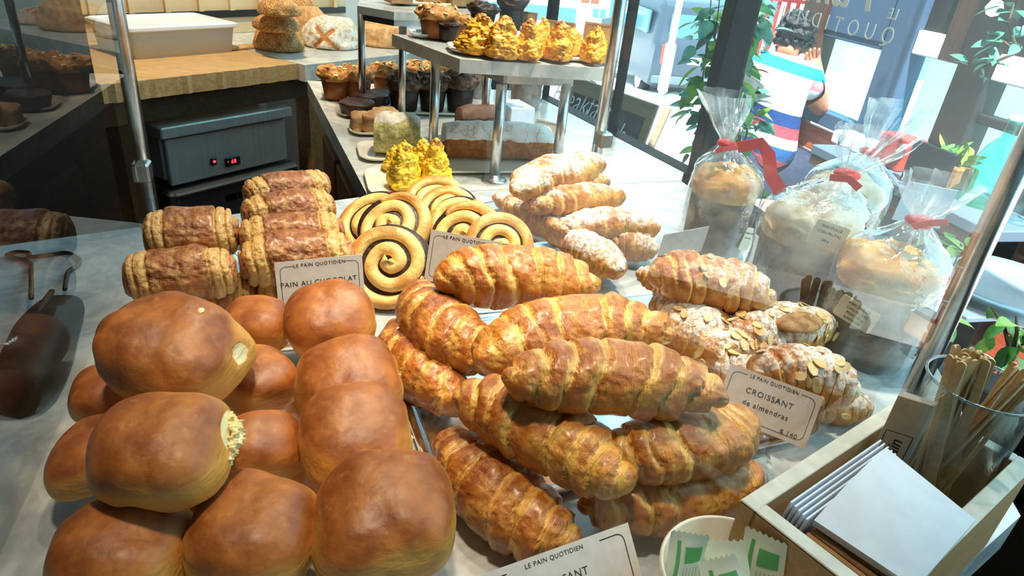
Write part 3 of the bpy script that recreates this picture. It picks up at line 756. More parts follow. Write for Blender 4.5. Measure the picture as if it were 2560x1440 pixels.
# ------------------------------------------------------------------ steel trays
def rr_pts(hx, hy, r, n=7):
    out = []
    for sx, sy, a0 in ((1, 1, 0), (-1, 1, 90), (-1, -1, 180), (1, -1, 270)):
        for k in range(n):
            a = math.radians(a0 + 90 * k / (n - 1)); out.append((sx * (hx - r) + r * math.cos(a), sy * (hy - r) + r * math.sin(a)))
    return out
def tray(name, c, xdir, hx, hy, r, rim, mat, label, cat='tray', th=.0025, z=0.0, flare=.012, rimw=.006):
    lv = [(0, .0, -r * .5), (-.0, .0, 0)]
    prof = [(-.3, th), (-flare, th), (-flare * .35, th + rim * .35), (0, rim), (rimw, rim + .0008), (rimw, rim - .0022), (0, rim - th), (-flare * .35, rim * .3), (-flare, 0)]
    base = rr_pts(hx, hy, r); n = len(base); P = np.zeros((len(prof), n, 3))
    for i, (o, z_) in enumerate(prof):
        if o == -.3: q = [(0, 0)] * n; q = [(x * .02, y * .02) for x, y in base]
        else: q = rr_pts(hx + o, hy + o, max(r + o, .004))
        for j in range(n): P[i, j] = (q[j][0], q[j][1], z_)
    o = MB().grid(P, cap=True).build(name, mat, None, False, mtx=frame(Vector((c.x, c.y, CT + z)), xdir, (0, 0, 1)))
    auto_smooth(o, 50); tag(o, label, cat); return o
# rear tray and front tray, aligned with the case
def tray_from(p_left_back, p_left_front, width, **kw):
    d = (p_left_front - p_left_back); L = d.length; d.normalize(); w_ = Vector((-d.y, d.x, 0)); 
    c = (p_left_back + p_left_front) / 2 + w_ * width / 2
    return c, d, L / 2, width / 2
tb = at(952, 838); tf = at(1118, 1300); c_, d_, hx, hy = tray_from(tb, tf, .415)
tray('steel_tray', c_, d_, hx, hy, .03, .012, CHROME, 'shiny steel tray under the plain and almond croissants')
c2 = at(1180, 610)
tray('steel_tray', c2 - KD * .03, KD, .315, .115, .03, .012, CHROME, 'steel tray under the cinnamon swirls and sugared croissants')
tb3 = at(905, 850); tf3 = at(1040, 1330); d3 = (tf3 - tb3); w3 = Vector((d3.y, -d3.x, 0)).normalized(); c3 = (tb3 + tf3) / 2 + w3 * .112
tray('steel_tray', c3, d3.normalized(), d3.length / 2, .105, .03, .010, CHROME, 'steel tray mostly hidden under the brioche heap')

# ================================================================== tiered stand on the counter arm
h2b, h2t = .211, .235        # second shelf: under side and top above the counter
h3b, h3t = .247, .264        # top shelf
stand = empty('tiered_stand', (0, 0, 0)); tag(stand, 'two-level marble shelf stand on round steel posts', 'display stand')
def spost(p, h, r=.0095, foot=True):
    MB().tube([(p.x, p.y, CT), (p.x, p.y, CT + h)], r, 16).build('post', STEEL, stand, True)
    if foot: MB().lathe([(.0255, 0), (.0255, .003), (.021, .006), (.012, .009), (.0105, .014)], 24, (p.x, p.y, CT)).build('post_foot', STEEL, stand, True)
def down(x, y, h):
    p = at(x, y, h); return Vector((p.x, p.y, CT))
pA = at(1235, 452); pCc = down(1415, 205, .19); pB = down(1090, 152, h2b); pT2 = at(1004, 308); pT1 = down(903, 42, h3b - .02); pD = at(1208, 338)
s2 = [at(1150, 148, h2t), at(1010, 96, h2t)]
rgt = at(1530, 172, h2t)
x2 = (rgt - s2[0]).normalized(); 
far2 = s2[1]
poly2 = [s2[0], rgt, rgt + (far2 - s2[0]) * 1.25, far2 + (far2 - s2[0]) * .25]
MB().prism([V2(p) for p in poly2], CT + h2b, CT + h2t).build('marble_shelf', MARBLE2, stand)
br0 = at(1258, 192, .197); br1 = at(1432, 200, .197)
bd = (xy(br1) - xy(br0)).normalized(); bw = Vector((-bd.y, bd.x, 0))
MB().prism([V2(br0 - bw * .004), V2(br1 - bw * .004), V2(br1 + bw * .004), V2(br0 + bw * .004)], CT + .185, CT + h2b).build('shelf_bracket', STEEL, stand)
MB().prism([V2(br0 - bw * .004), V2(br0 + bd * .008 - bw * .004), V2(br0 + bd * .008 + (far2 - s2[0]) * 1.0), V2(br0 + (far2 - s2[0]) * 1.0)], CT + .185, CT + h2b).build('shelf_bracket', STEEL, stand)
spost(pA, .19, .0105); spost(pB, h2b); spost(pT2, h3b); 
spost(Vector((br1.x, br1.y, CT)) - bd * .012, .19, .0105); spost(pT1, h3b); spost(pD, h2b)
# top shelf
t3 = [at(893, 14, h3t), at(985, 30, h3t), at(1205, 38, h3t)]
ld = (t3[1] - t3[0]); rd = (t3[2] - t3[1])
poly3 = [t3[1], t3[2] + rd * .05, t3[2] + rd * .05 + (t3[0] - t3[1]) + Vector((-.05, .25, 0)), t3[0] + Vector((-.05, .25, 0)), t3[0]]
MB().prism([V2(p) for p in poly3], CT + h3b, CT + h3t).build('marble_shelf', MARBLE2, stand)
q0, q1 = t3[0] + Vector((.012, .004, 0)), t3[1] + Vector((-.002, .01, 0))
MB().prism([V2(q0), V2(q1), V2(q1 + Vector((.006, .01, 0))), V2(q0 + Vector((.006, .01, 0)))], CT + h3b - .014, CT + h3b).build('shelf_bracket', STEEL, stand)
q2 = t3[2] + Vector((0, .012, 0))
MB().prism([V2(q1), V2(q2), V2(q2 + Vector((0, .01, 0))), V2(q1 + Vector((0, .01, 0)))], CT + h3b - .014, CT + h3b).build('shelf_bracket', STEEL, stand)

# ------------------------------------------------------------------ plates
def plate(c, xdir, hx, hy, label, r=.03, rim=.010, z=None):
    zz = c.z - CT if z is None else z
    prof = [(-.3, .004), (-.016, .004), (-.008, .0055), (-.002, rim), (.001, rim + .0006), (.002, rim - .002), (-.004, .004), (-.014, 0)]
    base_ = rr_pts(hx, hy, r); n = len(base_); P = np.zeros((len(prof), n, 3))
    for i, (o_, z_) in enumerate(prof):
        q = [(x * .02, y * .02) for x, y in base_] if o_ == -.3 else rr_pts(hx + o_, hy + o_, max(r + o_, .004))
        for j in range(n): P[i, j] = (q[j][0], q[j][1], z_)
    o = MB().grid(P).build('plate', CERAMIC, None, True, mtx=frame(Vector((c.x, c.y, CT + zz)), xdir, (0, 0, 1)))
    tag(o, label, 'plate'); return o
XD = (at(1390, 430) - at(1080, 430)).normalized()
plate(at(1010, 462), XD, .070, .075, 'cream plate under the three coconut mounds on the counter', z=0)
plate(at(1255, 418), XD, .155, .055, 'long cream plate under the sugar-dusted loaf cake', z=0)
plate(at(985, 385), XD, .075, .065, 'cream plate under the green cake slice', z=.0)
plate(at(950, 330), XD, .070, .045, 'small cream plate under the pale scones', z=0)
plate(at(905, 285), XD, .060, .050, 'cream plate under the brownies at the counter edge', z=0)
plate(at(880, 240), XD, .080, .060, 'cream plate under the two almond muffins', z=0)
plate(at(1095, 278), XD, .125, .060, 'cream plate under the chocolate muffins', z=0)
plate(at(1330, 140, h2t), x2, .165, .050, 'long cream plate under the row of coconut mounds on the shelf', z=h2t)
plate(at(1095, 95, h2t), x2, .06, .035, 'cream plate under the almond muffin on the shelf', z=h2t, r=.02)
plate(at(1080, 12, h3t), rd, .105, .05, 'cream plate on the top shelf', z=h3t, r=.02)

# ------------------------------------------------------------------ coconut mounds
mC = Mt('coconut_macaroon'); nz_ = mC.noise(120, 4, .6)
cc = mC.mix(mC.range(nz_, .35, .65), lin(236, 178, 24), lin(250, 212, 60))
cc = mC.mix(mC.range(mC.math('ADD', mC.attr('toast'), mC.math('MULTIPLY', mC.math('SUBTRACT', mC.noise(70, 4), .5), 1.0)), .5, .85), cc, lin(150, 84, 22))
COCO = mC.done(cc, .5, mC.bump(nz_, .6, .002), coat=.1)
mC2 = Mt('coconut_macaroon_toasted'); nz_ = mC2.noise(120, 4, .6)
cc = mC2.mix(mC2.range(nz_, .35, .65), lin(232, 152, 22), lin(248, 188, 44))
cc = mC2.mix(mC2.range(mC2.math('ADD', mC2.attr('toast'), mC2.math('MULTIPLY', mC2.math('SUBTRACT', mC2.noise(70, 4), .5), 1.2)), .4, .8), cc, lin(140, 72, 18))
COCO2 = mC2.done(cc, .5, mC2.bump(nz_, .6, .002), coat=.1)
def mound(p, R, H, seed, mat, twin=False):
    nu, nv = 60, 72; V = np.linspace(0.0, 1, nu); G = np.linspace(0, 2 * np.pi, nv, endpoint=False)
    vv, gg = np.meshgrid(V, G, indexing='ij')
    prof = np.where(vv < .12, .84 + 1.3 * vv, (1 - ((vv - .12) / .88) ** 1.25) ** .72 * .99 + .0)
    prof = np.clip(prof, .02, 1)
    rr = R * prof * (1 + .10 * np.cos(3 * gg + seed) + .05 * np.cos(5 * gg + 2 * seed))
    X = rr * np.cos(gg); Y = rr * np.sin(gg); Z = H * vv
    P = np.stack([X, Y, Z], -1); F = P.reshape(-1, 3)
    d1 = fbm(F, 55, seed, 2).reshape(nu, nv); d2 = fbm(F, 150, seed + 2, 2).reshape(nu, nv)
    nn = np.stack([np.cos(gg), np.sin(gg), .15 + 0 * gg], -1)
    d3 = fbm(F, 330, seed + 6, 2).reshape(nu, nv)
    dd = d1 * R * .20 + np.abs(d2) * R * .15 + d3 * R * .06
    dd = dd * np.where(vv < .02, 0, 1)
    P = P + nn * dd[..., None]; P[..., 2] = np.maximum(P[..., 2], 0)
    toast = .28 * sstep(.7, 1.0, vv) + .5 * sstep(.1, .5, d1 + np.abs(d2) * .9) + .35 * (1 - sstep(0, .12, vv))
    return MB().grid(P, toast=toast).build('coconut_mound', mat, None, True, loc=p)
G7 = 'coconut mounds on the shelf plate'
for (cx, by, wpx, hpx, sd, lab) in ((1200, 132, 125, 88, 1, 'toasted coconut mound at the marble corner end of the shelf plate'), (1255, 142, 105, 92, 2, 'twin-peaked toasted coconut mound second from the shelf corner'),
      (1318, 148, 82, 92, 3, 'bright yellow coconut mound with a narrow peak on the shelf'), (1392, 148, 92, 88, 4, 'rounded coconut mound in the middle of the shelf plate'),
      (1425, 136, 70, 62, 6, 'dark toasted coconut mound half hidden on the shelf plate'), (1350, 128, 74, 76, 7, 'coconut mound standing behind the front row on the shelf'), (1483, 155, 78, 82, 5, 'coconut mound standing apart before the paper card')):
    p = at(cx, by, h2t + .005); R = size(wpx, p) / 2; tag(mound(p, R * .88, size(hpx, p) * 1.05, sd, COCO2), lab, 'pastry', G7)
for (cx, by, wpx, hpx, sd, lab) in ((1010, 468, 96, 112, 11, 'yellow coconut mound nearest the counter edge'), (1085, 462, 90, 110, 12, 'yellow coconut mound beside the loaf cake plate'), (1055, 438, 80, 90, 13, 'yellow coconut mound behind the other two on the plate'), (985, 425, 60, 60, 14, 'small yellow coconut mound in the shadow of the green cake')):
    p = at(cx, by, .005); R = size(wpx, p) / 2; tag(mound(p, R * .86, size(hpx, p) * 1.08, sd, COCO), lab, 'pastry', 'coconut mounds on the counter plate')

# ------------------------------------------------------------------ muffins
MUFT = speckle('muffin_top_golden', lin(216, 158, 84), lin(182, 114, 50), 70, .55, .8, .003)
MUFC = speckle('muffin_side', lin(170, 100, 46), lin(148, 82, 36), 60, .6, .4)
CHOC = speckle('chocolate_cake', lin(58, 34, 24), lin(40, 22, 16), 80, .5, .6, .002)
CHOCT = speckle('chocolate_muffin_top', lin(116, 80, 58), lin(66, 42, 30), 70, .5, .9, .003)
CHOCF = speckle('chocolate_shaving', lin(132, 98, 74), lin(80, 56, 42), 90, .4, .3)
def muffin(p, w_, h_, seed, side, topm, fl, nfl, kind='muffin', dome=.42, fscale=1.0):
    o = empty(kind, p); R = w_ / 2
    hb = h_ * (1 - dome)
    n = 28; pr = [(R * .66, 0), (R * .68, .001), (R * .74, hb * .5), (R * .84, hb)]
    P = np.zeros((len(pr), n, 3))
    for i, (r, z) in enumerate(pr):
        for j in range(n):
            g = 2 * math.pi * j / n; P[i, j] = (r * math.cos(g), r * math.sin(g), z)
    MB().grid(P).build('cup', side, o, True)
    nu, nv = 20, 30; V = np.linspace(0, 1, nu); G = np.linspace(0, 2 * np.pi, nv, endpoint=False); vv, gg = np.meshgrid(V, G, indexing='ij')
    rr = R * np.where(vv < .25, .80 + .2 * np.sin(vv / .25 * np.pi / 2), np.cos((vv - .25) / .75 * np.pi / 2) ** .75)
    Z = hb - h_ * .03 + h_ * dome * np.sin(vv * np.pi / 2) ** 1.1
    P = np.stack([rr * np.cos(gg), rr * np.sin(gg), Z], -1)
    d = fbm(P.reshape(-1, 3), 60, seed, 3).reshape(nu, nv) * R * .22 * (vv > .02)
    P = P + np.stack([np.cos(gg), np.sin(gg), .8 + 0 * gg], -1) * d[..., None]
    t = MB().grid(P).build('top', topm, o, True)
    if nfl:
        rnd = random.Random(seed); mb = MB(); vs = [v for v in t.data.vertices if v.normal.z > .1]
        for v in rnd.sample(vs, min(nfl, len(vs))):
            nm = (v.normal + Vector((rnd.uniform(-.5, .5), rnd.uniform(-.5, .5), rnd.uniform(-.2, .5)))).normalized(); tx = nm.orthogonal().normalized(); tx.rotate(Matrix.Rotation(rnd.uniform(0, 6.28), 3, nm))
            b_ = nm.cross(tx); a_, c_ = rnd.uniform(.006, .010) * fscale, rnd.uniform(.003, .005) * fscale; c0 = v.co + nm * .0008
            q = [c0 + tx * a_ * math.cos(k * math.pi / 3) + b_ * c_ * math.sin(k * math.pi / 3) for k in range(6)]
            mb.add(q + [x + nm * .0012 for x in q], [(5, 4, 3, 2, 1, 0), (6, 7, 8, 9, 10, 11)] + [(k, (k + 1) % 6, 6 + (k + 1) % 6, 6 + k) for k in range(6)])
        f = mb.build('flakes', fl, t); f['kind'] = 'stuff'
    return o
FLK2 = speckle('pale_almond_flake', lin(242, 220, 170), lin(214, 168, 98), 100, .5, .1)
for cx, by, wpx, hpx, sd, lab in ((840, 243, 84, 68, 1, 'golden almond muffin at the outer edge of its plate'), (897, 246, 76, 72, 2, 'golden almond muffin second on its plate by the counter edge'), (962, 232, 72, 66, 3, 'golden muffin with a split top behind the brownies')):
    p = at(cx, by, .005); tag(muffin(p, size(wpx, p), size(hpx, p) * 1.12, sd, MUFC, MUFT, FLK2, 26), lab, 'muffin', 'almond muffins')
for cx, by, wpx, hpx, sd, tm, lab in ((1010, 274, 92, 82, 5, CHOCT, 'chocolate muffin behind the steel post, outermost of the row'), (1080, 274, 84, 80, 6, CHOCT, 'chocolate muffin with pale crumbs in the middle of the row'), (1148, 276, 88, 90, 7, CHOCT, 'tall chocolate muffin with curled shavings next to the wrapped bags'),
      (1034, 218, 62, 58, 8, MUFT, 'almond-topped muffin in the back row behind the post'), (1085, 218, 70, 56, 9, MUFT, 'almond-topped muffin in the back row by the window'), (1130, 224, 60, 52, 10, CHOCT, 'chocolate muffin half hidden in the back row')):
    p = at(cx, by, .005); ch = tm is CHOCT
    tag(muffin(p, size(wpx, p), size(hpx, p) * 1.12, sd, CHOC, tm, CHOCF if ch else FLK2, 30), lab, 'muffin', 'chocolate and almond muffins behind the posts')
p = at(1092, 92, h2t + .004); tag(muffin(p, size(108, p), size(76, p), 12, MUFC, MUFT, FLK2, 26), 'pale golden almond muffin on the middle shelf', 'muffin')
p = at(1150, 90, h2t + .004); tag(muffin(p, size(70, p), size(52, p), 13, MUFC, MUFT, FLK2, 12), 'small almond muffin behind the dark brownie cup', 'muffin')
p = at(1120, 99, h2t + .004); tag(muffin(p, size(64, p), size(42, p), 14, CHOC, CHOC, None, 0, 'brownie_cup', .15), 'dark chocolate brownie cup at the shelf edge', 'cake')
for cx, by, wpx, hpx, sd, lab in ((1205, 80, 76, 66, 15, 'dark chocolate cake behind the toasted coconut mounds'), (1275, 74, 76, 80, 16, 'tall dark chocolate ring cake standing behind the coconut mounds')):
    p = at(cx, by, h2t + .004); tag(muffin(p, size(wpx, p), size(hpx, p) * 1.1, sd, CHOC, CHOC, None, 0, 'chocolate_cake', .4), lab, 'cake')
# brownies: low round cakes
BROWN = speckle('brownie', lin(84, 48, 32), lin(60, 32, 22), 60, .5, .7, .002)
for cx, by, wpx, hpx, sd, lab in ((893, 285, 88, 42, 21, 'round chocolate brownie at the plate front'), (928, 268, 84, 44, 22, 'round chocolate brownie behind the front one'), (948, 258, 60, 40, 23, 'round chocolate brownie leaning at the back')):
    p = at(cx, by, .005); R = size(wpx, p) / 2; H = size(hpx, p) * .8
    nu, nv = 16, 32; P = np.zeros((nu, nv, 3))
    for i in range(nu):
        t = i / (nu - 1)
        for j in range(nv):
            g = 2 * math.pi * j / nv
            if t < .5: r = R * (.86 + .14 * t * 2); z = H * t * 2 * .85
            else: k = (t - .5) * 2; r = R * math.cos(k * math.pi / 2) ** .35 if k < 1 else .0005; z = H * (.85 + .15 * math.sin(k * math.pi / 2))
            r = max(r, .0005)
            nzv = noise.noise(Vector((r * math.cos(g) * 60 + sd, r * math.sin(g) * 60, z * 60))) * R * .06 * (i > 0)
            P[i, j] = ((r + nzv) * math.cos(g), (r + nzv) * math.sin(g), z + (nzv * .8 if t > .5 else 0))
    tag(MB().grid(P).build('brownie', BROWN, None, True, loc=p), lab, 'cake', 'round brownies')
# scones
SCONE = speckle('scone', lin(206, 164, 112), lin(172, 122, 74), 45, .65, .6, .003)
for cx, by, wpx, hpx, sd, lab in ((905, 322, 62, 40, 31, 'pale raspberry scone at the outer end of its plate'), (945, 325, 78, 44, 32, 'pale raspberry scone beside the green cake slice'), (965, 305, 60, 36, 33, 'pale scone behind the other two')):
    p = at(cx, by, .005); R = size(wpx, p) / 2; H = size(hpx, p)
    nu, nv = 18, 30; V = np.linspace(0, 1, nu); G = np.linspace(0, 2 * np.pi, nv, endpoint=False); vv, gg = np.meshgrid(V, G, indexing='ij')
    tri = 1 + .14 * np.cos(3 * gg + sd)
    rr = R * tri * np.where(vv < .5, .9 + .1 * np.sin(vv * np.pi), np.clip(1 - ((vv - .5) * 2) ** 3, .01, 1)); Z = H * np.where(vv < .5, vv * 1.5, .75 + .25 * np.sin((vv - .5) * np.pi))
    P = np.stack([rr * np.cos(gg), rr * np.sin(gg), Z], -1); d = fbm(P.reshape(-1, 3), 60, sd, 3).reshape(nu, nv) * R * .12 * (vv > .03)
    P = P + np.stack([np.cos(gg), np.sin(gg), .7 + 0 * gg], -1) * d[..., None]
    o = MB().grid(P).build('scone', SCONE, None, True, loc=p); tag(o, lab, 'scone', 'pale scones')
    MB().lathe([(.0005, .004), (.005, .002), (.006, 0), (.0005, -.003)], 10).build('berry_spot', plain('berry_jam_%d' % sd, lin(140, 50, 36), .4), o, True, mtx=Matrix.Translation((R * .15, -R * .45, H * .86)))

# ------------------------------------------------------------------ loaf cakes
def loaf_mesh(L, W, H, seed, crown=.3, nu=44, nv=40, cut=False):
    U = np.linspace(-1, 1, nu); G = np.linspace(0, 2 * np.pi, nv, endpoint=False); uu, gg = np.meshgrid(U, G, indexing='ij')
    e = 3.6; c_, s_ = np.cos(gg), np.sin(gg)
    sq = (np.abs(c_) ** e + np.abs(s_) ** e) ** (-1 / e)
    endf = np.clip(1 - np.abs(uu) ** (40 if cut else 14), .0, 1) ** .35
    endf = np.maximum(endf, .02) if not cut else np.maximum(endf, .9)
    Y = W / 2 * sq * c_ * (.9 + .1 * endf) * (1 + .08 * s_); Zc = s_ * sq
    Z = H / 2 * Zc + np.where(Zc > 0, crown * H * (1 - np.abs(c_ * sq) ** 2) * (1 - .6 * uu ** 4), 0)
    Y = Y * np.where(np.abs(uu) > .999, .02 if not cut else 1, 1); Z = np.where(np.abs(uu) > .999, Z * (.02 if not cut else 1), Z)
    X = L / 2 * uu
    P = np.stack([X, Y, Z + H / 2], -1)
    d = fbm(P.reshape(-1, 3), 35, seed, 3).reshape(nu, nv) * W * .05
    nn = np.stack([0 * Y, Y / (W / 2), Zc], -1); nn[..., 2] = np.where(Zc < -.5, 0, nn[..., 2])
    P = P + nn * d[..., None]
    top_ = sstep(.35, .75, Zc + d / W * 4) if not cut else sstep(.75, 1.0, Zc + d / W * 3)
    return P, top_
def cakemat(name, c1, c2, topc, scale=120, glaze=.95, holes=.5):
    m = Mt(name); f = m.noise(scale, 4); b = m.mix(m.range(f, .35, .65), c1, c2)
    tp = m.range(m.math('ADD', m.attr('top'), m.math('MULTIPLY', m.math('SUBTRACT', m.noise(50, 5, .65), .5), .9)), .45, .6)
    ck = m.range(m.math('ABSOLUTE', m.math('SUBTRACT', m.noise(26, 4), .5)), .0, .025, 0.55, 1.0)
    b = m.mix(m.math('MULTIPLY', m.math('MULTIPLY', tp, ck), glaze), b, topc)
    return m.done(b, .6, m.bump(f, holes, .002))
LOAF = cakemat('sugar_dusted_loaf', lin(184, 114, 52), lin(150, 86, 36), lin(238, 236, 232))
pl, pr_ = at(1088, 402, .008), at(1378, 408, .008)
P, tp = loaf_mesh((pr_ - pl).length * .97, .075, .055, 3, .38)
tag(MB().grid(P, top=tp).build('loaf_cake', LOAF, None, True, mtx=frame((pl + pr_) / 2 + Vector((0, .045, 0)), pr_ - pl, (0, 0, 1))), 'long loaf cake dusted with white sugar behind the steel post', 'cake')
DARKLOAF = cakemat('dark_loaf', lin(84, 50, 34), lin(62, 36, 24), lin(120, 84, 62), 90)
pl, pr_ = at(1135, 350, .005), at(1245, 348, .005)
P, tp = loaf_mesh((pr_ - pl).length, .06, .055, 5, .3)
tag(MB().grid(P, top=tp).build('loaf_cake', DARKLOAF, None, True, mtx=frame((pl + pr_) / 2 + Vector((0, .05, 0)), pr_ - pl, (0, 0, 1))), 'short dark chocolate loaf cake behind the sugar-dusted one', 'cake')
GREEN = cakemat('green_pound_cake', lin(208, 196, 132), lin(164, 154, 92), lin(224, 216, 206), 160, .85, .9)
pl, pr_ = at(922, 392, .008), at(1040, 400, .008)
P, tp = loaf_mesh((pr_ - pl).length * .95, .075, .066, 7, .30, cut=True)
o = MB().grid(P, top=tp).build('loaf_cake', GREEN, None, False, mtx=frame((pl + pr_) / 2 + Vector((0.0, .05, 0)), pr_ - pl, (0, 0, 1)))
auto_smooth(o, 45); tag(o, 'cut green-flecked pound cake with a sugary top', 'cake')
# boxes and loaves on the top shelf
KRAFTB = speckle('kraft_loaf_paper', lin(186, 146, 100), lin(166, 126, 84), 40, .75, .2)
for cx, by, wpx, sd, lab in ((995, 6, 60, 1, 'baked loaf in a kraft paper mould at the end of the top shelf'), (1080, 6, 75, 2, 'baked loaf in a kraft paper mould in the middle of the top shelf'), (1152, 12, 80, 3, 'baked loaf in a kraft paper mould nearest the window on the top shelf')):
    p = at(cx, by, h3t + .006); w_ = size(wpx, p); o = empty('paper_loaf', p); o.rotation_euler = (0, 0, math.atan2(rd.y, rd.x))
    n = 4; hx, hy, H = w_ / 2, .03, .045
    b_ = MB(); v = [(-hx * .9, -hy * .9, 0), (hx * .9, -hy * .9, 0), (hx * .9, hy * .9, 0), (-hx * .9, hy * .9, 0), (-hx, -hy, H), (hx, -hy, H), (hx, hy, H), (-hx, hy, H)]
    b_.add(v, [(3, 2, 1, 0), (0, 1, 5, 4), (1, 2, 6, 5), (2, 3, 7, 6), (3, 0, 4, 7), (4, 5, 6, 7)]); b_.build('paper_mould', KRAFTB, o)
    P, tp = loaf_mesh(hx * 1.94, hy * 1.9, .02, sd + 20, .6, 24, 24); MB().grid(P, top=tp).build('crust', MUFT, o, True, loc=(0, 0, H - .004)); tag(o, lab, 'cake', 'paper loaves on the top shelf')

# ------------------------------------------------------------------ price cards
def card(c, xdir, up, w_, h_, lines, label, mat=None, border=True, th=.0008, back=False, ink=None, group=None):
    o = empty('price_card', mtx=frame(c, xdir, Vector(xdir).cross(Vector(up)) if False else Vector(xdir).normalized().cross(Vector(up).normalized())))
    # local x along the card, local y up the card, local z out of its face
    tag(o, label, 'sign', group)
    MB().box((0, 0, 0), (w_, h_, th), None, 0).build('card', mat or CARD, o)
    zf = th / 2 + .00015
    if not back:
        if border:
            t = .0007 * w_ / .11; hx, hy = w_ / 2 * .90, h_ / 2 * .82; r = .006
            inn = rr_pts(hx - t, hy - t, r - t, 5); out = rr_pts(hx, hy, r, 5); mb = MB(); n = len(out)
            for i in range(n):
                j = (i + 1) % n; q = [out[i], out[j], inn[j], inn[i]]
                if out[i][1] > hy * .9 and out[j][1] > hy * .9 and abs(out[i][0] - out[j][0]) > w_ * .3:
                    for xa, xb in ((out[i][0], w_ * .29), (-w_ * .29, out[j][0])):
                        mb.add([(xa, hy, zf), (xb, hy, zf), (xb, hy - t, zf), (xa, hy - t, zf)], [(0, 1, 2, 3)])
                    continue
                mb.add([(a, b, zf) for a, b in q], [(3, 2, 1, 0)])
            mb.build('border_line', ink or INK, o)
        for txt, sz, x_, y_, *sp in lines:
            text_mesh('lettering', txt, sz * h_, ink or INK, o, Matrix.Translation((x_ * w_, y_ * h_, zf)), ext=.0001, spacing=1.12)
    return o
def card_px(bl, br, hpx_top, lines, label, lean=.25, **kw):
    """card standing with its lower corners at photo points (x, y, h); tilted back"""
    a = at(*bl); b = at(*br); xd = (b - a); w_ = xd.length; xd.normalize()
    n = xd.cross(Vector((0, 0, 1))).normalized()
    if n.dot(CAM - a) < 0: n = -n
    up = (Vector((0, 0, 1)) - n * lean).normalized()
    h_ = hpx_top
    return card((a + b) / 2 + up * h_ / 2, xd, up, w_, h_, lines, label, **kw)
HEAD = ('LE PAIN QUOTIDIEN', .088, 0, .405)
card_px((700, 796, .026), (914, 768, .026), .066, [HEAD, ('PAIN AU CHOCOLAT', .125, -.02, .08)], 'white price card reading PAIN AU, in front of the chocolate rolls')
card_px((1060, 700, .04), (1235, 735, .04), .066, [HEAD, ('ROL DE CANELA', .12, 0, .08)] if False else [HEAD], 'white card reading LE PAIN, half hidden by the croissant', lean=.35)
card_px((1640, 652, .02), (1752, 628, .02), .046, [], 'blank back of a small card beside the panettones', lean=-.1, back=True)
card_px((1783, 1030, .062), (2012, 1122, .062), .049, [HEAD, ('CROISSANT', .15, 0, .13), ('de almendras', .14, 0, -.10), ('$ 140', .12, .30, -.36)], 'price card for the almond croissant at 140, held by a glass clip', lean=.55)
card_px((1215, 1660, .03), (1618, 1490, .03), .052, [HEAD, ('CROISSANT', .15, 0, .1)], 'price card lying low before the croissant heap', lean=.95)
# glass holder of the almond card
p = at(1880, 1180); o = MB().lathe([(.020, 0), (.021, .003), (.018, .007), (.014, .010), (.016, .013), (.010, .017), (.012, .021), (.005, .025), (.004, .045), (.0005, .046)], 24).build('card_holder', glassy('holder_glass', (.9, .95, .97, 1), 2.2, .15), None, True, loc=p); tag(o, 'small ringed clear glass holder below the almond croissant card', 'card holder')
for cx, by, wpx, hh, lab in ((1308, 66, 60, .035, 'small kraft card behind the chocolate ring cake'), (1392, 108, 80, .045, 'kraft price card behind the middle coconut mounds'), (1500, 130, 95, .055, 'kraft price card behind the lone coconut mound')):
    a = at(cx - wpx / 2, by, h2t + .012); b = at(cx + wpx / 2, by + wpx * .16, h2t + .012)
    xd = (b - a); w_ = xd.length; n = xd.cross(Vector((0, 0, 1))).normalized(); n = n if n.dot(CAM - a) > 0 else -n; up = (Vector((0, 0, 1)) - n * .15).normalized()
    card((a + b) / 2 + up * hh / 2 + Vector((0, .03, 0)), xd, up, w_, hh, [HEAD], lab, mat=KRAFTB, group='kraft cards on the shelf')
a = at(1332, 370, .0); b = at(1392, 385, .0); xd = b - a; n = xd.cross(Vector((0, 0, 1))).normalized(); n = n if n.dot(CAM - a) > 0 else -n
card((a + b) / 2 + Vector((0, .06, .028)), xd, Vector((0, 0, 1)) - n * .1, xd.length * 1.05, .055, [HEAD], 'small price card standing behind the sugar-dusted loaf')

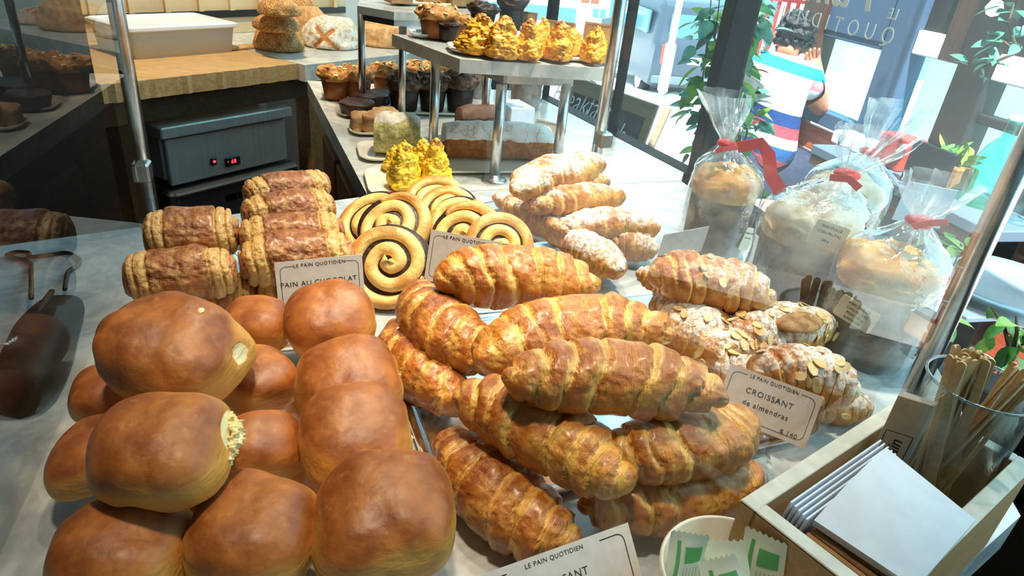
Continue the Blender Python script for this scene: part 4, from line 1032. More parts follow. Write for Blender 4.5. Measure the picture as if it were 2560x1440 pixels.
# ================================================================== breads and tub on the back counter
def bread(cx, by, wpx, asp, hz, seed, mat, name='bread_loaf', slash=(), rotz=0.0, h=0.0, lump=.06, deep=.10, back=0.0):
    p = at(cx, by, 0 if back else h); a = size(wpx, p) / 2; p = p + BN * back + Vector((0, 0, h if back else 0)); b = a * asp; H = a * 2 * hz
    nu, nv = 44, 64; V = np.linspace(0.01, 1, nu); G = np.linspace(0, 2 * np.pi, nv, endpoint=False); vv, gg = np.meshgrid(V, G, indexing='ij')
    ph = vv * np.pi / 2 * 1.0
    rr = np.where(vv < .15, .86 + .14 * np.sin(vv / .15 * np.pi / 2), np.cos((vv - .15) / .85 * np.pi / 2) ** .72)
    Z = H * np.where(vv < .15, vv / .15 * .14, .14 + .86 * np.sin((vv - .15) / .85 * np.pi / 2))
    X = a * rr * np.cos(gg); Y = b * rr * np.sin(gg)
    P = np.stack([X, Y, Z], -1); d = fbm(P.reshape(-1, 3), 14, seed, 3).reshape(nu, nv) * a * lump * 2
    nn = np.stack([np.cos(gg) * rr, np.sin(gg) * rr, .25 + vv], -1); nn /= np.linalg.norm(nn, axis=-1, keepdims=True)
    P = P + nn * (d * (vv > .03))[..., None]
    # slashes: segments in the (x, height-on-the-facing-side) view
    sl = np.zeros_like(d)
    for (x0, z0, x1, z1) in slash:
        ax_, az = P[..., 0] / a, P[..., 2] / H
        dx, dz = x1 - x0, z1 - z0; t = np.clip(((ax_ - x0) * dx + (az - z0) * dz) / (dx * dx + dz * dz), 0, 1)
        dist = np.hypot(ax_ - x0 - t * dx, az - z0 - t * dz); sl = np.maximum(sl, (1 - sstep(.03, .11, dist)) * (P[..., 1] < b * .25))
    P = P - nn * (sl * a * deep)[..., None]
    o = MB().grid(P, slash=sl, v=vv).build(name, mat, None, True, mtx=Matrix.Translation(p + Vector((0, b * .6, 0))) @ Matrix.Rotation(rotz, 4, 'Z'))
    return o
def breadmat(name, c1, c2, flour, fl=.9, seed=False, slashc=None):
    m = Mt(name); n1 = m.noise(16, 4); n2 = m.noise(70, 5, .65)
    c = m.mix(m.range(n1, .35, .65), c1, c2)
    if seed:
        vr = m.vor(190); c = m.mix(m.range(vr, .28, .50, 1, 0), c, flour)
        c = m.mix(m.math('MULTIPLY', m.range(m.noise(14, 3), .52, .66), .6), c, lin(70, 44, 26)); h = m.math('MULTIPLY', vr, -1.0)
    else:
        c = m.mix(m.math('MULTIPLY', m.range(m.math('ADD', n2, m.math('MULTIPLY', n1, .4)), .55, .8), fl), c, flour); h = n2
    c = m.mix(m.range(m.attr('slash'), .25, .7), c, slashc or lin(190, 128, 70))
    return m.done(c, .7, m.bump(h, .7, .003))
BSEED = breadmat('seeded_crust', lin(170, 112, 54), lin(196, 138, 72), lin(228, 192, 124), seed=True)
BWHITE = breadmat('floured_crust', lin(206, 182, 148), lin(186, 150, 104), lin(236, 230, 220), 1.0)
BGOLD = breadmat('golden_crust', lin(206, 150, 88), lin(182, 118, 58), lin(232, 196, 148), .5, slashc=lin(226, 178, 120))
G = 'seeded round loaves'
tag(bread(686, 128, 128, .85, .46, 1, BSEED), 'round seeded loaf at the bottom of the stack of three', 'bread', G)
tag(bread(682, 80, 112, .85, .40, 2, BSEED, h=.077), 'round seeded loaf in the middle of the stack of three', 'bread', G)
tag(bread(688, 40, 110, .85, .38, 3, BSEED, h=.138), 'round seeded loaf on top of the stack of three', 'bread', G)
tag(bread(830, 122, 100, .9, .5, 4, BSEED, h=.085, back=.20), 'round seeded loaf peeping out behind the floured loaves', 'bread', G)
tag(bread(830, 122, 104, .9, .5, 9, BSEED, h=.001, back=.20), 'dark seeded loaf under the peeping one, mostly hidden', 'bread', G)
tag(bread(818, 122, 148, .85, .50, 5, BWHITE, slash=((-.35, .12, .25, .66), (-.28, .68, .42, .10)), deep=.12), 'floured round loaf with a cross cut into it', 'bread')
tag(bread(812, 122, 118, .6, .74, 6, BGOLD, h=.001, back=.10), 'rustic golden loaf behind the floured cross-cut loaf', 'bread')
tag(bread(950, 118, 135, .8, .48, 7, BGOLD, slash=((-.6, .75, .6, .85), (-.2, .55, -.1, .95), (.25, .5, .35, .95))), 'large golden scored loaf behind the stand post', 'bread')
tag(bread(1035, 112, 70, .9, .5, 8, breadmat('reddish_crust', lin(196, 120, 96), lin(222, 170, 140), lin(236, 220, 210), .7)), 'reddish floured loaf at the end of the back counter', 'bread')
tag(bread(530, 92, 80, .7, .4, 10, BWHITE, slash=((-.3, .5, .3, .7),)), 'pale loaf behind the plastic tub', 'bread')
# tub
p0 = at(350, 158); p1 = at(590, 128); 
tub = empty('storage_tub', mtx=frame((p0 + p1) / 2 + BN * .13, BD, (0, 0, 1))); tag(tub, 'lidded translucent plastic food tub on the wooden back worktop', 'tub')
TUBM = Mt('milky_plastic'); TUBM.done(lin(214, 212, 200), .35, trans=.35); TUBM = TUBM.m
LIDM = plain('white_plastic_lid', lin(226, 230, 236), .3)
tl = (p1 - p0).length * .98; tw = .24
def tubring(hx, hy, z, r=.02): return [(x, y, z) for x, y in rr_pts(hx, hy, r, 5)]
P = np.array([tubring(tl / 2 * .94, tw / 2 * .92, 0), tubring(tl / 2 * .98, tw / 2 * .98, .06), tubring(tl / 2, tw / 2, .082), tubring(tl / 2 * 1.02, tw / 2 * 1.02, .084)])
MB().grid(P).build('body', TUBM, tub, True)
P = np.array([tubring(tl / 2 * 1.03, tw / 2 * 1.03, .080), tubring(tl / 2 * 1.05, tw / 2 * 1.06, .084), tubring(tl / 2 * 1.05, tw / 2 * 1.06, .092), tubring(tl / 2 * 1.0, tw / 2 * 1.0, .096), tubring(tl / 2 * .97, tw / 2 * .96, .090)])
auto_smooth(MB().grid(P).build('lid', LIDM, tub), 40)
FOODM = speckle('packed_food', lin(226, 200, 110), lin(186, 120, 60), 18, .6, .3)
MB().box((0, 0, .03), (tl * .88, tw * .84, .05), None, .012).build('contents', FOODM, tub, True)
# wooden paddle beside
o = MB().box((0, 0, .006), (.13, .045, .012), None, .004).build('bread_board', PALEWOOD, None, mtx=frame(at(606, 122), BD, (0, 0, 1))); tag(o, 'short pale wooden board end between tub and seeded loaves', 'board')

# ------------------------------------------------------------------ warming drawer in the recess
wpl = B1 + BN * .06
def onw(x, y, o=0.0): return onpl(x, y, wpl + BN * o, BN)
wl, wr = onw(392, 330), onw(716, 300); wtop = onw(560, 292).z
sw0, sw1 = (wl - B1).dot(BD), (wr - B1).dot(BD); wbot = onw(570, 432).z
wdr = empty('warming_drawer', mtx=frame(Vector((*V2(backline((sw0 + sw1) / 2, .06)), wbot)), BD, (0, 0, 1))); tag(wdr, 'stainless steel warming drawer with a red digital display', 'warming drawer')
W_, H_ = sw1 - sw0, wtop - wbot
BRUSH = Mt('brushed_drawer_steel'); bn = BRUSH.noise(1, 4, .6, BRUSH.map((90, 90, 1.5))); BRUSH.done(BRUSH.mix(bn, (.50, .48, .44, 1), (.78, .75, .70, 1)), .36, BRUSH.bump(bn, .15, .0008), metal=.45); BRUSH = BRUSH.m
MB().box((0, .22, H_ / 2), (W_ * .96, .42, H_ * .86), None, .006).build('housing', BRUSH, wdr)
MB().box((0, .2, H_ - .012), (W_ * 1.02, .46, .034), None, .004).build('top_plate', BRUSH, wdr)
MB().box((0, .0, H_ * .40), (W_ * .94, .022, H_ * .78), None, .004).build('front_panel', BRUSH, wdr)
dpl = wdr.matrix_world.inverted()
d = dpl @ onpl(581, 402, wpl - BN * .012, BN); 
disp = MB().box((0, 0, 0), (.055, .008, .030), None, .003).build('display', BLACK, wdr, mtx=Matrix.Translation((d.x, -.014, d.z)))
RED = Mt('red_led'); RED.done((.9, .05, .05, 1), .5, emit=(1, .02, .03, 1), es=6); RED = RED.m
text_mesh('lettering', '68', .019, RED, disp, Matrix.Translation((.001, -.0045, 0)) @ Matrix.Rotation(math.pi / 2, 4, 'X'))
text_mesh('lettering', '1', .009, RED, disp, Matrix.Translation((-.020, -.0045, .002)) @ Matrix.Rotation(math.pi / 2, 4, 'X'))
d = dpl @ onpl(533, 403, wpl - BN * .012, BN)
sw = MB().box((0, 0, 0), (.019, .008, .024), None, .003).build('switch', BLACK, wdr, mtx=Matrix.Translation((d.x, -.014, d.z)))
MB().lathe([(.0045, 0), (.004, .002), (.0005, .0025)], 12).build('pilot_light', RED, sw, True, mtx=Matrix.Translation((0, -.004, 0)) @ Matrix.Rotation(math.pi / 2, 4, 'X'))
# tongs and white-handled knife on the drawer
tp = onw(560, 268, .14); tz = wtop + .006
tg = empty('serving_tongs', Vector((tp.x, tp.y, tz))); tag(tg, 'steel tongs lying on the warming drawer', 'tongs')
for s in (-1, 1):
    MB().tube([Vector((0, 0, .004)) + BD * -.02, BD * .06 + Vector((0, s * .012, .012)), BD * .13 + Vector((0, s * .02, .03)), BD * .17 + Vector((0, s * .01, .012))], [.004, .005, .005, .003], 8).build('arm', CHROME, tg, True)
kn = empty('bread_knife', Vector((tp.x, tp.y, tz)) - BD * .06 + BN * .02); tag(kn, 'white-handled knife lying beside the tongs', 'knife')
MB().tube([BD * -.11 + Vector((0, 0, .008)), BD * -.05 + Vector((0, 0, .010)), Vector((0, 0, .010))], [.010, .012, .011], 10).build('handle', LIDM, kn, True)
MB().box((0, 0, 0), (.20, .003, .022), None, 0).build('blade', CHROME, kn, mtx=frame(BD * .10 + Vector((0, 0, .012)), BD, (0, -.6, 1)))
# dark plastic crate before it
cpl = B1 + BN * .035
cl, cr_ = onpl(424, 470, cpl, BN), onpl(742, 440, cpl, BN); cz1 = onpl(600, 436, cpl, BN).z; 
crate = empty('plastic_crate', mtx=frame(Vector((*V2((cl + cr_) / 2), cz1 - .22)), BD, (0, 0, 1))); tag(crate, 'dark grey stackable plastic crate below the warming drawer', 'crate')
cw = (xy(cr_) - xy(cl)).length
# front wall with a real slot cut in it, the tub body set back behind
fwm = MB(); sx0, sx1, sz0, sz1 = -.060, .050, .137, .163
fwm.box((0, 0, sz0 / 2), (cw * .92, .010, sz0)); fwm.box((0, 0, (sz1 + .20) / 2), (cw * .92, .010, .20 - sz1))
fwm.box(((-cw * .46 + sx0) / 2, 0, .15), (sx0 + cw * .46, .010, sz1 - sz0)); fwm.box(((cw * .46 + sx1) / 2, 0, .15), (cw * .46 - sx1, .010, sz1 - sz0))
fwm.build('front_wall', DARKGREY, crate)
MB().box((0, .165, .10), (cw * .90, .20, .18), None, .01).build('body', DARKGREY, crate)
MB().box((0, .12, .205), (cw * .98, .28, .016), None, .006).build('rim', DARKGREY, crate)
for s in (-1, 1): MB().box((s * cw * .48, .02, .185), (.03, .06, .055), None, .008).build('corner_grip', DARKGREY, crate)
for k in range(3): MB().box((-.005 + (k - .3) * .026, 0, .15), (.004, .006, .026)).build('slot_bar', DARKGREY, crate)
# crate stands on a low wooden plinth
zpl = cz1 - .22
o = MB().box((0, .10, zpl / 2), (cw * 1.1, .42, zpl), None, .01).build('storage_plinth', DARKOAK, None, mtx=frame(Vector((*V2((cl + cr_) / 2 - BN * .0), 0)), BD, (0, 0, 1))); tag(o, 'dark wooden plinth carrying crate and warming drawer', 'plinth')
o = MB().box((0, 0, 0), (.10, .004, .14)).build('paper_notice', WHITEPAPER, None, mtx=frame(KC + SIDE * .022 + AD * .10 + Vector((0, 0, -.16)), AD, (0, 0, 1))); tag(o, 'white paper notice stuck to the oak cabinet side', 'notice')

# ================================================================== black scanner with its cable on the marble
sA = at(200, 722, .03); sB = at(-10, 985, .03); sd_ = (sA - sB); SL = sd_.length
scn = empty('handheld_scanner', mtx=frame(Vector(((sA.x + sB.x) / 2, (sA.y + sB.y) / 2, CT)), xy(sd_), (0, 0, 1))); tag(scn, 'black handheld scanner lying upside down on the marble', 'scanner')
SC_ = Mt('scanner_plastic'); SC_.done(lin(34, 27, 24), SC_.math('ADD', .45, SC_.math('MULTIPLY', SC_.noise(20, 2), .2)), SC_.bump(SC_.noise(400, 2), .1, .0003), spec=.3); SC_ = SC_.m
nu, nv = 36, 28; U = np.linspace(-1, 1, nu); P = np.zeros((nu, nv, 3))
for i, u in enumerate(U):
    wd_ = .027 * (1 - .25 * max(0, u) - .10 * u * u) * (max(0, 1 - abs(u) ** 9)) ** .4 + .001
    ht = (.044 - .008 * u + .004 * math.cos(u * 3)) * (max(0, 1 - abs(u) ** 8)) ** .45 + .001
    cyy = .012 * math.sin(u * 1.6)
    for j in range(nv):
        g = 2 * math.pi * j / nv; c_, s_ = math.cos(g), math.sin(g); e = (abs(c_) ** 3 + abs(s_) ** 3) ** (-1 / 3)
        P[i, j] = (u * SL / 2, cyy + wd_ * c_ * e, ht / 2 + ht / 2 * s_ * e)
MB().grid(P).build('body', SC_, scn, True)
MB().tube([(-.02, .0, .0445), (.03, .012, .0435), (SL / 2 * .8, .020, .038)], [.003, .004, .003], 8).build('ridge', SC_, scn, True)
zt = Matrix.Translation((-SL * .16, .004, .0488)) @ Matrix.Rotation(math.radians(158), 4, 'Z')
text_mesh('lettering', 'Cognitive', .0085, WHITEINK, scn, zt, ext=.0003)
cab = [(78, 745, .03), (78, 690, .012), (74, 655, .004), (40, 645, .004), (18, 638, .004), (40, 630, .004), (72, 632, .004), (76, 642, .006), (120, 638, .004), (165, 632, .004), (196, 645, .004), (196, 662, .004), (172, 678, .004), (165, 700, .012), (162, 722, .03)]
pts = [at(*q) for q in cab]; sm = []
for i in range(len(pts) - 1):
    p_, q_ = pts[i], pts[i + 1]; a_ = pts[max(i - 1, 0)]; b_ = pts[min(i + 2, len(pts) - 1)]
    for k in range(6):
        t = k / 6; sm.append(.5 * ((2 * p_) + (q_ - a_) * t + (2 * a_ - 5 * p_ + 4 * q_ - b_) * t * t + (3 * p_ - a_ - 3 * q_ + b_) * t ** 3))
inv = scn.matrix_world.inverted(); bpy.context.view_layer.update(); inv = scn.matrix_world.inverted()
MB().tube([inv @ q for q in sm + [pts[-1]]], .0028, 8).build('cable', BLACK, scn, True)

# ================================================================== wooden organiser box outside the glass
hb = .095
bA, bB, bC = at(1850, 1252, hb), at(2262, 988, hb), at(2548, 1205, hb)
u_ = (bB - bA); LB = u_.length; u_.normalize(); v_ = (bC - bB); v_ = v_ - u_ * v_.dot(u_); WBx = v_.length; v_.normalize()
LIGHTW = woodmat('organiser_plywood', lin(196, 156, 108), lin(176, 134, 88), 14)
PALEE = speckle('plywood_edge', lin(224, 218, 204), lin(204, 196, 180), 40, .7, .1)
ob = empty('organiser_box', mtx=frame(Vector((*V2(bA), CT)), u_, (0, 0, 1))); tag(ob, 'open plywood organiser box holding cards, napkins and a glass', 'box')
sg = 1 if Vector((0, 0, 1)).cross(u_).dot(v_) > 0 else -1
tk = .013
def obx(x0, x1, y0, y1, z0, z1, nm, m=LIGHTW): return MB().box(((x0 + x1) / 2, sg * (y0 + y1) / 2, (z0 + z1) / 2), (x1 - x0, abs(y1 - y0), z1 - z0), None, .0015).build(nm, m, ob)
obx(0, LB, 0, tk, 0, hb, 'side_wall'); obx(0, LB, WBx - tk, WBx, 0, hb, 'side_wall'); obx(0, tk, tk, WBx - tk, 0, hb, 'end_wall'); obx(LB - tk, LB, tk, WBx - tk, 0, hb, 'end_wall')
obx(tk, LB - tk, tk, WBx - tk, .002, .012, 'bottom')
obx(0, LB, 0, tk, hb, hb + .0015, 'top_edge', PALEE); obx(0, LB, WBx - tk, WBx, hb, hb + .0015, 'top_edge', PALEE); obx(0, tk, tk, WBx - tk, hb, hb + .0015, 'top_edge', PALEE); obx(LB - tk, LB, tk, WBx - tk, hb, hb + .0015, 'top_edge', PALEE)
obx(.158, .162, tk, WBx - tk, .012, hb * .6, 'divider')
bpy.context.view_layer.update(); OBM = ob.matrix_world.copy()
def inbox(x, y, z): return OBM @ Vector((x, sg * y, z))
# stack of white envelopes leaning against the inner wall
for k in range(5):
    y = .021 + k * .0034
    m_ = OBM @ Matrix.Translation((.085, sg * y, .060 - .001 * k)) @ Matrix.Rotation(sg * -.10, 4, 'X') @ Matrix.Rotation(math.radians(90), 4, 'X')
    o = MB().box((0, 0, 0), (.130, .092, .0014), None, .0003).build('envelope', WHITEPAPER, None, mtx=m_); tag(o, 'thin white envelope standing on edge in the organiser box', 'envelope', 'white envelopes on edge in the box')
KRAFT = speckle('kraft_paper', lin(176, 132, 84), lin(156, 112, 68), 50, .85, .2)
for k in range(5):
    m_ = OBM @ Matrix.Translation((.019 + .0075 * k, sg * .070, .052)) @ Matrix.Rotation(math.radians(90), 4, 'Z') @ Matrix.Rotation(math.radians(90 - 6), 4, 'X')
    o = MB().box((0, 0, 0), (.056, .078 - .002 * k, .005), None, .001).build('kraft_sleeve', KRAFT, None, mtx=m_); tag(o, 'brown kraft paper sleeve filed in the organiser box', 'paper sleeve', 'kraft sleeves in the box')
wq = [at(2215, 1118, .118), at(2440, 1300, .112), at(2290, 1470, .100), at(2035, 1300, .100)]
n_ = (wq[1] - wq[0]).cross(wq[3] - wq[0]).normalized(); n_ = n_ if n_.z > 0 else -n_
mb = MB(); nn_ = 8; P = np.zeros((nn_ + 1, nn_ + 1, 3))
for i in range(nn_ + 1):
    for j in range(nn_ + 1):
        a_, b_ = i / nn_, j / nn_; q = (wq[0] * (1 - a_) + wq[1] * a_) * (1 - b_) + (wq[3] * (1 - a_) + wq[2] * a_) * b_
        P[i, j] = q - wq[0] + n_ * (.006 * math.sin(math.pi * b_) * (1 - a_ * .5))
Q = P - np.array(n_)[None, None, :] * .006
k = (nn_ + 1) ** 2
mb.grid(P, closev=False, cap=False); mb.grid(Q[::-1], closev=False, cap=False)
edge = [(i, 0) for i in range(nn_)] + [(nn_, j) for j in range(nn_)] + [(nn_ - i, nn_) for i in range(nn_)] + [(0, nn_ - j) for j in range(nn_)]
id1 = lambda i, j: i * (nn_ + 1) + j
id2 = lambda i, j: k + (nn_ - i) * (nn_ + 1) + j
for e in range(len(edge)):
    a_, b_ = edge[e], edge[(e + 1) % len(edge)]; mb.f.append((id1(*a_), id2(*a_), id2(*b_), id1(*b_)))
o = auto_smooth(mb.build('paper_pad', WHITEPAPER, None, loc=wq[0]), 40); tag(o, 'large blank white paper pad lying on the kraft sleeves', 'paper pad')
KRAFTP = speckle('pale_kraft_card', lin(214, 184, 150), lin(204, 172, 136), 50, .85, .1)
# upright cards with a stamped logo
for k in range(5):
    a_ = at(2183 + k * 8, 1150 - k * 5, .03); 
    m_ = OBM @ Matrix.Translation((.170 + .0022 * k, sg * .0305, .078)) @ Matrix.Rotation(math.radians(90 - sg * 28), 4, 'Z') @ Matrix.Rotation(math.radians(88), 4, 'X')
    o = MB().box((0, 0, 0), (.026, .130, .0014), None, .0003).build('gift_card', CARD if k else KRAFTP, None, mtx=m_); tag(o, 'kraft gift card with a stamped square logo, foremost of its row' if k == 0 else 'pale gift card standing behind the stamped one', 'card', 'upright gift cards' if k else None)
    if k == 0:
        for zs in (1, -1):
            text_mesh('lettering', 'Pain', .014, INK, o, Matrix.Translation((0, .012, zs * .0009)) @ Matrix.Rotation(0 if zs > 0 else math.pi, 4, 'Y') @ Matrix.Rotation(math.radians(90), 4, 'Z'), shear=.2)
        mb = MB(); t = .0007
        for (x0, x1, y0, y1) in ((-.010, .010, -.006, -.006 + t), (-.010, .010, .030, .030 + t), (-.010, -.010 + t, -.006, .030), (.010, .010 + t, -.006, .030)):
            for zs in (.0009, -.0009): mb.add([(x0, y0, zs), (x1, y0, zs), (x1, y1, zs), (x0, y1, zs)], [(0, 1, 2, 3)])
        mb.build('logo_frame', INK, o)
# tumbler with wooden stirrers
gb = at(2352, 1185, .014); gt = at(2490, 930, .17)
gp = inbox(.2045, .058, .0135); GR = .0375; GH = .150
gl = empty('glass_tumbler', gp); tag(gl, 'clear glass tumbler full of wooden stirrers', 'glass')
MB().tube([((GR + .0012) * math.cos(a), (GR + .0012) * math.sin(a), GH) for a in np.linspace(0, 6.2832, 40)], .0014, 6, cap=False).build('rim', glassy('rim_glass', (.75, .85, .88, 1), 3.0, .35), gl, True)
MB().lathe([(.002, .001), (GR * .82, .001), (GR * .86, .004), (GR, GH), (GR + .0012, GH + .0006), (GR + .0024, GH), (GR * .86 + .0026, .003), (GR * .80, -.0005), (.002, -.0005)], 40).build('glass_wall', glassy('tumbler_glass', (.94, .98, .98, 1), 2.2, .06), gl, True)
STIR = woodmat('stirrer_wood', lin(240, 206, 154), lin(224, 184, 128), 30)
rnd = random.Random(4); st = MB(); SLn, SWd, STh = .170, .0065, .0016
ring = [(SWd / 2 * math.cos(a), SLn - SWd / 2 + SWd / 2 * math.sin(a)) for a in np.linspace(0, math.pi, 7)] + [(-SWd / 2 * math.cos(a), SWd / 2 - SWd / 2 * math.sin(a)) for a in np.linspace(0, math.pi, 7)]
st.prism(ring, -STh / 2, STh / 2); src = None
for k in range(34):
    a = rnd.uniform(0, 6.28); ln_ = rnd.uniform(.10, .20); rr_ = rnd.uniform(.0, .022)
    if k < 24: b0 = Vector((rnd.uniform(-.012, .02), rnd.uniform(-.018, .018), 0)); t0 = Vector((-.018 + rnd.uniform(-.006, .018), .008 + rnd.uniform(-.012, .012), GH))
    else: b0 = Vector((-.012 + rnd.uniform(-.01, .01), rnd.uniform(-.012, .012), 0)); t0 = Vector((.020 + rnd.uniform(-.006, .004), rnd.uniform(-.016, .008), GH))
    d_ = (t0 - b0).normalized(); sp_ = Vector((math.cos(a), math.sin(a), 0)); y_ = d_; z_ = sp_ - y_ * sp_.dot(y_); z_.normalize(); x_ = y_.cross(z_)
    m_ = Matrix.Identity(4); o_ = gp + b0 + Vector((0, 0, .003))
    for i in range(3): m_[i][0] = x_[i]; m_[i][1] = y_[i]; m_[i][2] = z_[i]; m_[i][3] = o_[i]
    if src is None: src = st.build('wooden_stirrer', STIR, None, mtx=m_); o = src
    else: o = obj('wooden_stirrer', src.data, None, None, m_)
    tag(o, 'slim round-ended wooden stirrer standing in the tumbler', 'stirrer', 'wooden stirrers in the tumbler')
# sugar bowl and sachets
bc = at(1845, 1440, .072); bp = Vector((bc.x, bc.y, CT)); BR = size(190, bc)
bw_ = MB().lathe([(.001, .004), (BR * .55, .004), (BR * .80, .020), (BR * .97, .072), (BR * 1.0, .0735), (BR * 1.03, .072), (BR * .86, .018), (BR * .60, .0), (.001, .0)], 48).build('sugar_bowl', CERAMIC, None, True, loc=bp); tag(bw_, 'round cream ceramic bowl of sugar sachets', 'bowl')
SAPAPER = plain('sachet_paper', lin(226, 234, 218), .6); SAGREEN = plain('sachet_green', lin(96, 172, 104), .6); SAG2 = plain('sachet_print', lin(150, 176, 150), .7)
def sachet(xy_, tip, w_, L_, face, label, side=0, printed=True, txt=None):
    """xy_: base point in bowl; tip: photo point of the top edge centre with its height"""
    tp_ = at(*tip); d_ = (tp_ - xy_).normalized(); L2 = L_
    n0 = (CAM - tp_).normalized(); n0.rotate(Matrix.Rotation(face, 3, d_)); z_ = (n0 - d_ * n0.dot(d_)).normalized(); x_ = d_.cross(z_)
    m_ = Matrix.Identity(4)
    for i in range(3): m_[i][0] = x_[i]; m_[i][1] = d_[i]; m_[i][2] = z_[i]; m_[i][3] = tp_[i]
    o = empty('sugar_sachet', mtx=m_); tag(o, label, 'sachet', 'sugar sachets in the bowl')
    nu, nv = 20, 15; mb = MB(); P = np.zeros((nu, nv, 3)); Q = np.zeros((nu, nv, 3))
    for i in range(nu):
        t = i / (nu - 1); y = -L2 * t
        puff = .0042 * max(0, math.sin(math.pi * min(1, max(0, (t - .12) / .76)))) ** .6
        for j in range(nv):
            s = j / (nv - 1) * 2 - 1; x = s * w_ / 2; z = puff * (1 - s * s) + .0012 * math.sin(7 * t + 2 * s)
            yy = y + (.0010 * (1 if j % 2 else -1) if i in (0, nu - 1) else 0)
            P[i, j] = (x, yy, z + .0002); Q[i, j] = (x, yy, -puff * (1 - s * s) * .8 + .0012 * math.sin(7 * t + 2 * s) - .0002)
    mb.grid(P, closev=False, cap=False); mb.grid(Q[::-1], closev=False, cap=False); mb.build('packet', SAPAPER, o, True)
    def patch(x0, x1, y0, y1, mat_, nm):
        b_ = MB(); k = 8; G_ = np.zeros((k, k, 3))
        for i in range(k):
            for j in range(k):
                y = y0 + (y1 - y0) * i / (k - 1); x = x0 + (x1 - x0) * j / (k - 1); t = -y / L2; s = x / (w_ / 2)
                puff = .0042 * max(0, math.sin(math.pi * min(1, max(0, (t - .12) / .76)))) ** .6
                G_[i, j] = (x, y, puff * (1 - s * s) + .0012 * math.sin(7 * t + 2 * s) + .0006)
        b_.grid(G_, closev=False, cap=False).build(nm, mat_, o, True)
    if printed:
        patch(-w_ * .30, -w_ * .20, -L2 * .10, -L2 * .95, SAGREEN, 'green_stripe'); patch(-w_ * .08, w_ * .38, -L2 * .15, -L2 * .34, SAGREEN, 'green_panel')
        for k in range(5): patch(-w_ * .06 + k * w_ * .09, -w_ * .045 + k * w_ * .09, -L2 * .40, -L2 * .9, SAG2, 'print_line')
    if txt: text_mesh('lettering', txt, .010, INK, o, Matrix.Translation((w_ * .1, -L2 * .55, .0062)) @ Matrix.Rotation(math.radians(-90), 4, 'Z'), shear=.2)
    return o
sachet(bp + Vector((-.030, .010, .02)), (1726, 1333, .088), .026, .066, .35, 'white sachet with green stripe leaning on the bowl rim nearest the croissants')
sachet(bp + Vector((.006, -.025, .02)), (1800, 1350, .080), .034, .070, -.2, 'plain white sachet with dark script lettering', printed=False, txt='Pain')
sachet(bp + Vector((.02, -.05, .02)), (1790, 1395, .083), .026, .066, -.1, 'white sachet with green panel lying lowest in the bowl')
sachet(bp + Vector((.026, .006, .02)), (1915, 1338, .088), .030, .066, -.25, 'white sachet with green stripe nearest the organiser box')

